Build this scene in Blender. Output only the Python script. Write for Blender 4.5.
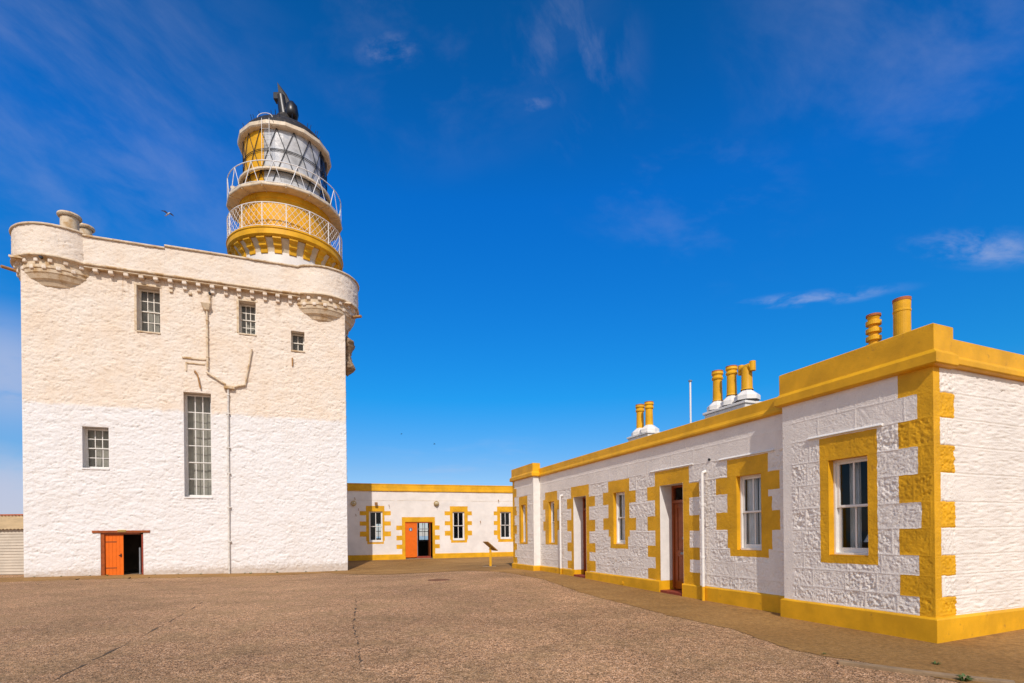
import bpy, math, random
import numpy as np
from mathutils import Vector, Matrix
R_=math.radians
random.seed(7)
S=bpy.context.scene
for o in list(bpy.data.objects): bpy.data.objects.remove(o)
COL=S.collection
# ------------------------------------------------------------------ camera
cam=bpy.data.cameras.new('camera'); co=bpy.data.objects.new('camera',cam); COL.objects.link(co)
cam.sensor_width=36; cam.lens=530/1024*36; cam.shift_y=(534.5-341.5)/1024; cam.clip_end=60000; cam.clip_start=.05
rl=R_(0.65)
co.matrix_world=Matrix(((math.cos(rl),math.sin(rl),0,0),(0,0,-1,0),(-math.sin(rl),math.cos(rl),0,1.6),(0,0,0,1)))
S.camera=co
S.render.resolution_x=1024; S.render.resolution_y=683
# ------------------------------------------------------------------ light
SUN_EL=R_(42)
sl=bpy.data.lights.new('sun','SUN'); sl.energy=3.65; sl.angle=R_(.5); sl.color=(1,.925,.86)
so=bpy.data.objects.new('sun',sl); COL.objects.link(so); so.rotation_euler=(math.pi/2-SUN_EL,0,R_(3.8))
W=bpy.data.worlds.new('World'); S.world=W; W.use_nodes=True
wn=W.node_tree; wn.nodes.clear()
def N(nt,t,**k):
    n=nt.nodes.new(t)
    for a,b in k.items():
        if a.startswith('i_'): n.inputs[a[2:].replace('_',' ')].default_value=b
        elif a.startswith('n'): n.inputs[int(a[1:])].default_value=b
        else: setattr(n,a,b)
    return n
def mix(nt,fac,a,b,bt='MIX'):
    n=nt.nodes.new('ShaderNodeMix'); n.data_type='RGBA'; n.blend_type=bt
    for s,v in ((n.inputs[0],fac),(n.inputs[6],a),(n.inputs[7],b)):
        if hasattr(v,'is_output'): nt.links.new(v,s)
        else: s.default_value=v
    return n.outputs[2]
def mth(nt,op,a,b=0,c=0,clamp=False):
    n=nt.nodes.new('ShaderNodeMath'); n.operation=op; n.use_clamp=clamp
    for i,v in enumerate((a,b,c)):
        if hasattr(v,'is_output'): nt.links.new(v,n.inputs[i])
        else: n.inputs[i].default_value=v
    return n.outputs[0]
def rng(nt,v,a,b,c=0,d=1,smooth=True):
    n=nt.nodes.new('ShaderNodeMapRange'); n.clamp=True
    if smooth: n.interpolation_type='SMOOTHSTEP'
    nt.links.new(v,n.inputs[0])
    for i,x in zip((1,2,3,4),(a,b,c,d)): n.inputs[i].default_value=x
    return n.outputs[0]
sky=N(wn,'ShaderNodeTexSky',sky_type='NISHITA',sun_disc=False,sun_elevation=SUN_EL,sun_rotation=math.pi-R_(3.8),air_density=1.0,dust_density=0.2,ozone_density=2.5,altitude=20)
hs=N(wn,'ShaderNodeHueSaturation'); hs.inputs['Saturation'].default_value=1.25; hs.inputs['Value'].default_value=1.0
wn.links.new(sky.outputs[0],hs.inputs['Color'])
geo=N(wn,'ShaderNodeTexCoord')
sz=N(wn,'ShaderNodeSeparateXYZ');wn.links.new(geo.outputs['Generated'],sz.inputs[0])
cr=N(wn,'ShaderNodeValToRGB');wn.links.new(sz.outputs[2],cr.inputs[0])
el=cr.color_ramp.elements
for i,(p_,c_) in enumerate([(0.0,(.80,.78,1.1,1)),(.12,(.66,.86,1.12,1)),(.245,(.14,1.05,1.45,1)),(.53,(.06,1.15,1.95,1)),(.72,(.08,.96,1.42,1))]):
    e=el[i] if i<2 else el.new(p_)
    e.position=p_;e.color=c_
tint=mix(wn,1.0,hs.outputs[0],cr.outputs[0],'MULTIPLY')
def skydir(x,y):
    a=(x-512)/530;b=-(y-534.5)/530
    v=Vector((a,1,b)); v.normalize(); return v
def cloud(x,y,r,zk,tilt,scale,st,thr,amp,seed):
    """a wisp of cloud in the sky round one direction: elliptical extent times streaky noise"""
    d=skydir(x,y)
    sb=N(wn,'ShaderNodeVectorMath',operation='SUBTRACT');wn.links.new(geo.outputs['Generated'],sb.inputs[0]);sb.inputs[1].default_value=d
    ro=N(wn,'ShaderNodeVectorRotate',rotation_type='Y_AXIS');wn.links.new(sb.outputs[0],ro.inputs[0]);ro.inputs['Angle'].default_value=R_(tilt)
    sc=N(wn,'ShaderNodeVectorMath',operation='MULTIPLY');wn.links.new(ro.outputs[0],sc.inputs[0]);sc.inputs[1].default_value=(1,1,zk)
    ln=N(wn,'ShaderNodeVectorMath',operation='LENGTH');wn.links.new(sc.outputs[0],ln.inputs[0])
    m=rng(wn,ln.outputs['Value'],r,r*.1)
    mp=N(wn,'ShaderNodeMapping');wn.links.new(ro.outputs[0],mp.inputs[0]);mp.inputs['Scale'].default_value=st;mp.inputs['Location'].default_value=(seed,seed*.7,seed*.3)
    nz=N(wn,'ShaderNodeTexNoise',i_Scale=scale,i_Detail=10.0,i_Roughness=.6,i_Distortion=.25);wn.links.new(mp.outputs[0],nz.inputs['Vector'])
    return mth(wn,'MULTIPLY',mth(wn,'MULTIPLY',m,rng(wn,nz.outputs['Fac'],thr,thr+.30)),amp)
cl=None
for a in [(40,90,.42,1.2,-25,3.2,(1,1,1.8),.40,.22,1.3),(130,160,.22,1.6,-20,5,(1,1,2.2),.42,.14,2.1),(575,60,.14,1.2,-50,8,(1,1,2),.42,.17,3.4),(440,10,.3,1.6,10,5,(1,1,2),.46,.10,9.4),(930,25,.30,1.5,-25,4.5,(1,1,2),.44,.15,4.2),
          (985,254,.11,4.5,-24,15,(1,1,2.6),.40,.40,5.7),(815,302,.15,11,-7,15,(1,1,3),.40,.38,6.1),(5,365,.13,1.2,0,6,(1,1,3),.22,.60,7.9),(2,495,.10,1,0,8,(1,1,2),.22,.8,8.8),
          (480,478,.32,3,0,8,(1,1,4),.48,.20,2.9),(396,50,.06,3,8,14,(1,1,2),.40,.30,1.9),(540,104,.035,3.5,0,24,(1,1,2),.42,.16,4.9),(690,200,.25,1.5,-15,6,(1,1,2.5),.5,.08,8.1)]:
    c=cloud(*a);cl=c if cl is None else mth(wn,'MAXIMUM',cl,c)
# unseen broken white cloud added behind the camera to brighten and warm shaded walls
bn=N(wn,'ShaderNodeTexNoise',i_Scale=2.2,i_Detail=8.0,i_Roughness=.6);wn.links.new(geo.outputs['Generated'],bn.inputs['Vector'])
back=mth(wn,'MULTIPLY',rng(wn,sz.outputs[1],-.05,-.45),rng(wn,bn.outputs['Fac'],.36,.52))
skyc=mix(wn,cl,tint,(5.6,5.8,7.4,1))
skyc=mix(wn,mth(wn,'MULTIPLY',back,.9),skyc,(8.8,8.3,7.7,1))
bg=N(wn,'ShaderNodeBackground',i_Strength=.105); wn.links.new(skyc,bg.inputs[0])
wo=N(wn,'ShaderNodeOutputWorld'); wn.links.new(bg.outputs[0],wo.inputs[0])
S.view_settings.view_transform='Standard'; S.view_settings.look='None'; S.view_settings.exposure=-.10; S.view_settings.gamma=1
# ------------------------------------------------------------------ noise
_rs=np.random.RandomState(5); _T=_rs.rand(256,256)
def vn(x,y):
    xi=np.floor(x).astype(int);yi=np.floor(y).astype(int);fx=x-xi;fy=y-yi
    fx=fx*fx*(3-2*fx);fy=fy*fy*(3-2*fy)
    a=_T[xi&255,yi&255];b=_T[(xi+1)&255,yi&255];c=_T[xi&255,(yi+1)&255];d=_T[(xi+1)&255,(yi+1)&255]
    return (a*(1-fx)+b*fx)*(1-fy)+(c*(1-fx)+d*fx)*fy
def fbm(x,y,o=4,g=.5):
    s=0;a=1;t=0
    for i in range(o):
        s=s+a*vn(x*2**i+17.3*i,y*2**i+9.1*i);t+=a;a*=g
    return s/t
def sst(a,b,x):
    t=np.clip((x-a)/(b-a),0,1);return t*t*(3-2*t)
def worley(x,y):
    xi=np.floor(x).astype(int);yi=np.floor(y).astype(int)
    f1=np.full(x.shape,9.);f2=f1.copy();cid=np.zeros(x.shape)
    for i in(-1,0,1):
        for j in(-1,0,1):
            cx=xi+i;cy=yi+j
            px=cx+.1+.8*_T[cx&255,cy&255];py=cy+.1+.8*_T[(cx+91)&255,(cy+57)&255]
            d=np.hypot(px-x,py-y);r=_T[(cx+33)&255,(cy+140)&255]
            n=d<f1
            f2=np.where(n,f1,np.minimum(f2,d));cid=np.where(n,r,cid);f1=np.where(n,d,f1)
    return f1,f2,cid
def h_rubble(X,Z):
    wx=X+.35*(fbm(X*1.7,Z*2.3,3)-.5);wz=Z+.22*(fbm(X*2.1+40,Z*2.6,3)-.5)
    f1,f2,c=worley(wx/.42,wz/.20)
    g,g2,c2=worley(wx/.19+9,wz/.085+5)
    m=sst(.35,.65,fbm(X*.7+3,Z*.9,2))
    h=sst(0,.22,f2-f1)*.022*(.4+.6*m)+(c-.5)*.022+(sst(0,.35,g2-g)*.012+(c2-.5)*.014)*(1-m*.5)
    n=fbm(wx*5.5+Z*1.5,wz*8.5+X*.9,5,.66);h+=(n-.5)*(.022+.05*sst(.42,.62,fbm(X*1.3+20,Z*1.5,3)))
    for (sx,sy,o,t) in ((2.2,7.5,11,.42),(4.0,9.0,50,.46)):
        k=fbm(wx*sx+o,wz*sy+3,4,.6);crack=(1-sst(0,.030,np.abs(k-.5)))*sst(t,t+.12,fbm(X*3.1+60+o,Z*5+8,3))
        h-=crack*.045
    h+=(fbm(X*16,Z*22,3,.7)-.5)*.020+(fbm(X*.8+7,Z*.8,2)-.5)*.03
    return h*.72
ZC=np.array([-.9,-.5,0,.37,.635,.94,1.23,1.625,2.0,2.41,2.805,3.20,3.56,3.92,4.3])
def mk_stone(seed,amp=1.0,lo=.42,hi=.95,smoothp=.25,top=3.2,joint=True,big=1.0):
    rs=np.random.RandomState(seed);rows=[]
    for k in range(len(ZC)):
        e=[-22+rs.rand()*.5]
        while e[-1]<12: e.append(e[-1]+lo+(hi-lo)*rs.rand())
        rows.append((np.array(e),rs.rand(len(e)),rs.rand(len(e))))
    def f(X,Z):
        k=np.clip(np.searchsorted(ZC,Z,side='right')-1,0,len(ZC)-2)
        dz=np.minimum(Z-ZC[k],ZC[k+1]-Z);h=np.zeros(X.shape)
        for q in range(len(ZC)-1):
            m=k==q
            if not m.any(): continue
            e,ra,rb=rows[q];x=X[m];z=Z[m];dd=np.abs(dz[m])
            i=np.clip(np.searchsorted(e,x)-1,0,len(e)-2)
            dx=np.minimum(x-e[i],e[i+1]-x);d=np.minimum(dx,dd)
            sm=np.where(ra[i]<smoothp,.35,.48+.28*rb[i])
            tops=1-sst(top,top+.05,z)*.78
            # pick-faced panel: crinkled, with slanting ridges, inside a drafted margin
            u=x+ra[i]*90;w=z+rb[i]*70;s_=np.where(rb[i]<.5,1,-1)
            r1=np.abs(fbm((u+w*.8*s_)*11,(w-u*.5*s_)*7,4,.6)-.5)
            r2=np.abs(fbm(u*24,w*24,3,.6)-.5)
            rock=(.015-r1*.09)*big-r2*.085+(fbm(u*4,w*4,2)-.5)*.022*big+(fbm(u*36,w*36,2)-.5)*.018*(2-big)
            inner=sst(.022,.032,d)
            bead=(1-sst(.005,.010,d))*.006 if joint else -(1-sst(.004,.016,d))*.016
            h[m]=inner*rock*sm*tops*amp+bead
        return h+(fbm(X*30,Z*30,3)-.5)*.003+(fbm(X*1.2+3,Z*1.4,2)-.5)*.012*big
    return f
def h_harl(X,Z): return (fbm(X*3,Z*3,4)-.5)*.02+(fbm(X*.9,Z*.9,2)-.5)*.02
# ------------------------------------------------------------------ materials
MT={}
def mat(name,col,rough=.6,var=.12,vs=3.0,bump=.0,bs=60.0,col2=None,thr=(.45,.7),cs=5.0,spec=.4,metal=0,fine=None):
    m=bpy.data.materials.new(name);m.use_nodes=True;nt=m.node_tree;p=nt.nodes['Principled BSDF']
    tc=N(nt,'ShaderNodeTexCoord').outputs['Object']
    n1=N(nt,'ShaderNodeTexNoise',i_Scale=vs,i_Detail=6.0,i_Roughness=.6);nt.links.new(tc,n1.inputs['Vector'])
    f=rng(nt,n1.outputs['Fac'],.3,.7,1-var,1+var*.4)
    c=mix(nt,1.0,(*col,1),f,'MULTIPLY')
    if col2:
        n2=N(nt,'ShaderNodeTexNoise',i_Scale=cs,i_Detail=8.0,i_Roughness=.65);nt.links.new(tc,n2.inputs['Vector'])
        c=mix(nt,rng(nt,n2.outputs['Fac'],*thr),c,(*col2,1))
    nt.links.new(c,p.inputs['Base Color']);p.inputs['Roughness'].default_value=rough;p.inputs['Metallic'].default_value=metal
    p.inputs['Specular IOR Level'].default_value=spec
    if bump:
        n3=N(nt,'ShaderNodeTexNoise',i_Scale=bs,i_Detail=5.0,i_Roughness=.6);nt.links.new(tc,n3.inputs['Vector'])
        b=N(nt,'ShaderNodeBump',i_Strength=1.0,i_Distance=bump);nt.links.new(n3.outputs['Fac'],b.inputs['Height']);nt.links.new(b.outputs[0],p.inputs['Normal'])
    MT[name]=m;return m
mat('row_white',(.84,.765,.68),.6,.08,1.5,.009,45,(.46,.35,.25),(.62,.76),9)
mat('cottage_white',(.80,.74,.68),.6,.10,1.2,.006,30,(.50,.40,.30),(.68,.85),5)
mat('trim_white',(.80,.77,.72),.4,.08,5,.001,60)
mat('yellow',(.765,.39,.012),.55,.20,1.8,.007,38,(.44,.20,.03),(.58,.80),5,spec=.25)
mat('yellow_flat',(.765,.39,.012),.5,.20,1.6,.003,35,(.40,.19,.03),(.60,.80),6,spec=.25)
mat('orange',(.80,.150,.004),.4,.08,4,.0006,80)
mat('orange_dark',(.33,.075,.012),.4,.25,6,.001,60)
mat('brown_door',(.30,.062,.010),.35,.2,5,.0006,80)
mat('red_step',(.28,.045,.02),.6,.25,8,.002,50)
mat('cream_metal',(.72,.60,.44),.5,.2,4,.002,40,(.42,.26,.12),(.55,.75),8)
mat('rail_white',(.82,.80,.78),.4,.05,5)
mat('black_iron',(.012,.012,.014),.35,.3,5,.003,30,spec=.5)
mat('dome_black',(.022,.020,.019),.6,.5,4,.02,9,(.10,.08,.06),(.52,.68),7)
mat('curtain_grey',(.55,.58,.62),.8,.15,2)
mat('silver_pane',(.60,.60,.60),.15,.45,1.2,.004,6,(.45,.47,.50),(.5,.6),1.2,spec=.6)
mat('blind_grey',(.72,.64,.52),.9,.25,1.3)
mat('blind_brown',(.20,.17,.14),.9,.2,2)
mat('curtain_white',(.84,.84,.84),.8,.12,4)
mat('room',(.10,.08,.06),.9,.3,2)
mat('roof_grey',(.10,.10,.10),.85,.2,2)
mat('clay',(.45,.13,.035),.7,.25,8,.003,40)
mat('pipe_grey',(.72,.67,.60),.5,.25,6,.001,40,(.35,.22,.12),(.6,.75),12)
mat('rust',(.42,.22,.08),.8,.3,10,.003,40)
mat('drain_iron',(.20,.09,.045),.8,.3,8,.003,40)
mat('grey_metal',(.25,.26,.28),.4,.2,5)
mat('shed_wall',(.56,.48,.38),.6,.1,2,.001,50)
mat('shed_roof',(.55,.40,.22),.7,.15,2,.002,30)
mat('red_ridge',(.40,.12,.05),.7,.2,4)
mat('leafgreen',(.07,.12,.02),.6,.3,9)
mat('gull_white',(.75,.73,.72),.7,.05,5)
mat('gull_grey',(.20,.20,.21),.7,.1,5)
mat('bird_dark',(.03,.04,.06),.7,.1,5)
mat('lampglass',(.60,.50,.30),.25,.2,6,spec=.6)
mat('signblue',(.05,.16,.30),.4,.1,6)
mat('panel_print',(.25,.20,.16),.35,.5,14,col2=(.55,.50,.42),thr=(.5,.56),cs=14)
mat('sign_back',(.42,.22,.05),.5,.2,5)
mat('brass',(.50,.32,.10),.35,.1,6,metal=.8)
mat('sea',(.015,.06,.10),.12,.2,.002,.3,.05)
mat('concrete_kerb',(.30,.20,.11),.85,.25,5,.006,40)
mat('seam',(.10,.065,.035),.85,.3,10,.003,60)
def glassmat():
    m=bpy.data.materials.new('window_glass');m.use_nodes=True;nt=m.node_tree;nt.nodes.clear()
    t=N(nt,'ShaderNodeBsdfTransparent');t.inputs[0].default_value=(.86,.90,.92,1)
    g=N(nt,'ShaderNodeBsdfGlossy',i_Roughness=.03);g.inputs[0].default_value=(1,1,1,1)
    f=N(nt,'ShaderNodeFresnel',i_IOR=1.55);fm=mth(nt,'MULTIPLY',f.outputs[0],.55,0,True)
    x=N(nt,'ShaderNodeMixShader');nt.links.new(fm,x.inputs[0]);nt.links.new(t.outputs[0],x.inputs[1]);nt.links.new(g.outputs[0],x.inputs[2])
    o=N(nt,'ShaderNodeOutputMaterial');nt.links.new(x.outputs[0],o.inputs[0]);MT['glass']=m
glassmat()
def castlemat():
    m=bpy.data.materials.new('castle_limewash');m.use_nodes=True;nt=m.node_tree;p=nt.nodes['Principled BSDF']
    tc=N(nt,'ShaderNodeTexCoord').outputs['Object'];sp=N(nt,'ShaderNodeSeparateXYZ');nt.links.new(tc,sp.inputs[0])
    n=N(nt,'ShaderNodeTexNoise',i_Scale=1.9,i_Detail=9.0,i_Roughness=.7);nt.links.new(tc,n.inputs['Vector'])
    edge=mth(nt,'ADD',sp.outputs[2],mth(nt,'MULTIPLY',n.outputs['Fac'],.55))
    f=rng(nt,edge,7.56,7.80)
    n2=N(nt,'ShaderNodeTexNoise',i_Scale=.8,i_Detail=8.0,i_Roughness=.65);nt.links.new(tc,n2.inputs['Vector'])
    cream=mix(nt,rng(nt,n2.outputs['Fac'],.35,.68),(.80,.705,.60,1),(.77,.635,.50,1))
    n5=N(nt,'ShaderNodeTexNoise',i_Scale=7,i_Detail=8.0,i_Roughness=.7);nt.links.new(tc,n5.inputs['Vector'])
    cream=mix(nt,rng(nt,n5.outputs['Fac'],.57,.74,0,.75),cream,(.52,.34,.17,1))
    white=mix(nt,rng(nt,n2.outputs['Fac'],.4,.75),(.79,.765,.745,1),(.765,.72,.68,1))
    white=mix(nt,rng(nt,n5.outputs['Fac'],.63,.78,0,.6),white,(.60,.47,.36,1))
    # splash-back dirt at the foot and rust-brown runs below the parapet, both with ragged edges of their own
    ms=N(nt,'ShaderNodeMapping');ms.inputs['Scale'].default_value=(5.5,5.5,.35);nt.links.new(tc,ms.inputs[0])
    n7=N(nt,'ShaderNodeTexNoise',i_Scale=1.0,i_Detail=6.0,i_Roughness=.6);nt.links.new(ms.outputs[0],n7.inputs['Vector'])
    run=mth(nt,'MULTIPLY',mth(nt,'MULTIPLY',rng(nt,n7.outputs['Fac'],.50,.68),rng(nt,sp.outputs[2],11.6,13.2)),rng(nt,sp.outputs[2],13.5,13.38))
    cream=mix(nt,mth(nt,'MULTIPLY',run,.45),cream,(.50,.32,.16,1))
    gr=mth(nt,'ADD',sp.outputs[2],mth(nt,'MULTIPLY',n5.outputs['Fac'],-.9))
    white=mix(nt,rng(nt,gr,-.02,-.40,0,.55),white,(.42,.30,.19,1))
    lw=mth(nt,'MULTIPLY',rng(nt,n7.outputs['Fac'],.58,.74),rng(nt,n2.outputs['Fac'],.45,.6,0,.25))
    white=mix(nt,lw,white,(.60,.50,.40,1))
    c=mix(nt,f,white,cream)
    nt.links.new(c,p.inputs['Base Color']);p.inputs['Roughness'].default_value=.75;p.inputs['Specular IOR Level'].default_value=.2
    n3=N(nt,'ShaderNodeTexNoise',i_Scale=22,i_Detail=6.0,i_Roughness=.65)
    mp=N(nt,'ShaderNodeMapping');mp.inputs['Scale'].default_value=(.6,1,1.4);nt.links.new(tc,mp.inputs[0]);nt.links.new(mp.outputs[0],n3.inputs['Vector'])
    b=N(nt,'ShaderNodeBump',i_Strength=1.0,i_Distance=.02);nt.links.new(n3.outputs['Fac'],b.inputs['Height']);nt.links.new(b.outputs[0],p.inputs['Normal'])
    MT['castle']=m
castlemat()
mat('castle_trim',(.72,.58,.41),.75,.18,3,.012,24,(.46,.29,.13),(.46,.66),2.2)
mat('chute_stone',(.42,.30,.18),.8,.4,6,.02,20,(.22,.14,.08),(.45,.6),5)
mat('castle_sash',(.82,.76,.66),.5,.1,5)
def groundmat(name,a,b,c,d,peb,big,bump):
    m=bpy.data.materials.new(name);m.use_nodes=True;nt=m.node_tree;p=nt.nodes['Principled BSDF']
    tc=N(nt,'ShaderNodeTexCoord').outputs['Object']
    v=N(nt,'ShaderNodeTexVoronoi',i_Scale=peb);nt.links.new(tc,v.inputs['Vector'])
    sx=N(nt,'ShaderNodeSeparateColor');nt.links.new(v.outputs['Color'],sx.inputs[0])
    col=mix(nt,rng(nt,sx.outputs[0],.15,.85,smooth=False),(*a,1),(*b,1))
    col=mix(nt,rng(nt,sx.outputs[1],.80,.95),col,(*c,1))
    n=N(nt,'ShaderNodeTexNoise',i_Scale=big,i_Detail=8.0,i_Roughness=.65);nt.links.new(tc,n.inputs['Vector'])
    col=mix(nt,rng(nt,n.outputs['Fac'],.35,.72,0,.6),col,(*d,1))
    n4=N(nt,'ShaderNodeTexNoise',i_Scale=.22,i_Detail=5.0,i_Roughness=.6);nt.links.new(tc,n4.inputs['Vector'])
    col=mix(nt,1.0,col,rng(nt,n4.outputs['Fac'],.3,.7,.78,1.18),'MULTIPLY')
    n8=N(nt,'ShaderNodeTexNoise',i_Scale=.55,i_Detail=7.0,i_Roughness=.7,i_Distortion=1.5);nt.links.new(tc,n8.inputs['Vector'])
    col=mix(nt,1.0,col,rng(nt,n8.outputs['Fac'],.56,.66,1,.80),'MULTIPLY')
    n6=N(nt,'ShaderNodeTexNoise',i_Scale=peb*.12,i_Detail=3.0,i_Roughness=.7);nt.links.new(tc,n6.inputs['Vector'])
    col=mix(nt,1.0,col,rng(nt,n6.outputs['Fac'],.3,.7,.75,1.25),'MULTIPLY')
    nt.links.new(col,p.inputs['Base Color']);p.inputs['Roughness'].default_value=.9;p.inputs['Specular IOR Level'].default_value=.2
    bb=N(nt,'ShaderNodeBump',i_Strength=1.0,i_Distance=bump);nt.links.new(v.outputs['Distance'],bb.inputs['Height']);bb.invert=True
    nt.links.new(bb.outputs[0],p.inputs['Normal']);MT[name]=m
groundmat('asphalt',(.09,.056,.026),(.67,.36,.175),(.88,.56,.34),(.30,.19,.085),78,1.1,.006)
groundmat('apron',(.31,.165,.048),(.37,.20,.060),(.42,.26,.12),(.24,.12,.035),120,.9,.002)
# ------------------------------------------------------------------ mesh helpers
class MB:
    def __init__(s): s.v=[];s.f=[];s.sm=[];s.n=0
    def add(s,v,f,smooth=False):
        s.v.append(np.asarray(v,float).reshape(-1,3));n=s.n
        s.f+= [tuple(int(i)+n for i in q) for q in f];s.sm+=[smooth]*len(f);s.n+=len(s.v[-1]);return s
    def box(s,x0,x1,y0,y1,z0,z1):
        return s.add([(x0,y0,z0),(x1,y0,z0),(x1,y1,z0),(x0,y1,z0),(x0,y0,z1),(x1,y0,z1),(x1,y1,z1),(x0,y1,z1)],
          [(3,2,1,0),(4,5,6,7),(0,1,5,4),(1,2,6,5),(2,3,7,6),(3,0,4,7)])
    def quad(s,a,b,c,d): return s.add([a,b,c,d],[(0,1,2,3)])
    def cyl(s,a,b,r,n=8,r2=None,smooth=True,caps=True):
        a=Vector(a);b=Vector(b);d=(b-a).normalized();r2=r if r2 is None else r2
        u=d.cross(Vector((0,0,1)) if abs(d.z)<.9 else Vector((1,0,0))).normalized();w=d.cross(u)
        v=[]
        for c,q in((a,r),(b,r2)):
            for i in range(n):
                t=2*math.pi*i/n;v.append(c+u*math.cos(t)*q+w*math.sin(t)*q)
        s.add(v,[(i,n+i,n+(i+1)%n,(i+1)%n) for i in range(n)],smooth)
        if caps:
            s.add(v[:n],[tuple(range(n))]);s.add(v[n:],[tuple(reversed(range(n)))])
        return s
    def lathe(s,prof,n=48,c=(0,0),a0=0,a1=360,smooth=False,cap=False):
        full=abs(a1-a0)>=360;m=n if full else n+1
        v=[];
        for r,z in prof:
            for i in range(m):
                t=R_(a0+(a1-a0)*i/n);v.append((c[0]+r*math.cos(t),c[1]+r*math.sin(t),z))
        f=[]
        for k in range(len(prof)-1):
            for i in range(n):
                j=(i+1)%m;f.append((k*m+i,k*m+j,(k+1)*m+j,(k+1)*m+i))
        s.add(v,f,smooth)
        if cap: s.add(v[-m:],[tuple(range(m))]); s.add(v[:m],[tuple(reversed(range(m)))])
        return s
    def sweep(s,path,prof,closed=False,pclosed=True,smooth=False,nf=None):
        """path (x,y) with outward on its right; prof (o,z) counter-clockwise seen along travel"""
        P=[Vector(p[:2]) for p in path];n=len(P);v=[];dirs=[]
        for i in range(n):
            a=P[(i+1)%n]-P[i] if(closed or i<n-1) else P[i]-P[i-1]
            b=P[i]-P[i-1] if(closed or i>0) else a
            a=a.normalized();b=b.normalized();na=Vector((a.y,-a.x));nb=Vector((b.y,-b.x))
            m=na+nb;m=m/max(m.length_squared/2,.2);dirs.append(m)
        for i in range(n):
            for o,z in prof:
                q=P[i]+dirs[i]*o;v.append((q.x,q.y,z))
        k=len(prof);f=[]
        for i in range(n if closed else n-1):
            for j in range(k if pclosed else k-1):
                a=i*k+j;b=i*k+(j+1)%k;c=((i+1)%n)*k+(j+1)%k;d=((i+1)%n)*k+j
                f.append((a,d,c,b))
        s.add(v,f,smooth)
        if not closed and pclosed:
            s.add(v[:k],[tuple(range(k))]);s.add(v[-k:],[tuple(reversed(range(k)))])
        return s
    def xf(s,M):
        for i,a in enumerate(s.v):
            s.v[i]=(np.c_[a,np.ones(len(a))]@np.array(M).T)[:,:3]
        return s
    def build(s,name,m,parent=None,bevel=0):
        me=bpy.data.meshes.new(name)
        V=np.vstack(s.v);me.from_pydata([],[],[])
        L=np.array([len(q) for q in s.f]);idx=np.fromiter((i for q in s.f for i in q),int)
        me.vertices.add(len(V));me.vertices.foreach_set('co',V.ravel())
        me.loops.add(len(idx));me.loops.foreach_set('vertex_index',idx)
        me.polygons.add(len(L));me.polygons.foreach_set('loop_start',np.r_[0,np.cumsum(L)[:-1]]);me.polygons.foreach_set('loop_total',L)
        me.polygons.foreach_set('use_smooth',np.array(s.sm,bool));me.update(calc_edges=True);me.validate()
        me.materials.append(MT[m] if isinstance(m,str) else m)
        o=bpy.data.objects.new(name,me);COL.objects.link(o)
        if parent: o.parent=parent
        if bevel:
            b=o.modifiers.new('bevel','BEVEL');b.width=bevel;b.segments=2;b.limit_method='ANGLE'
        return o
def thing(name,label,cat,loc=(0,0,0),rz=0,group=None):
    o=bpy.data.objects.new(name,None);COL.objects.link(o);o.location=loc;o.rotation_euler=(0,0,rz);o.empty_display_size=.2
    tag(o,label,cat,group);return o
def tag(o,label=None,cat=None,group=None,kind=None):
    if label:o['label']=label
    if cat:o['category']=cat
    if group:o['group']=group
    if kind:o['kind']=kind
    return o
def lines(a,b,res,br):
    br=sorted(set([a,b]+[x for x in br if a<x<b]));L=[]
    for p,q in zip(br[:-1],br[1:]):
        r=res((p+q)/2) if callable(res) else res
        L+=list(np.linspace(p,q,max(1,int(math.ceil((q-p)/r)))+1)[:-1])
    return np.array(L+[b])
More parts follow.
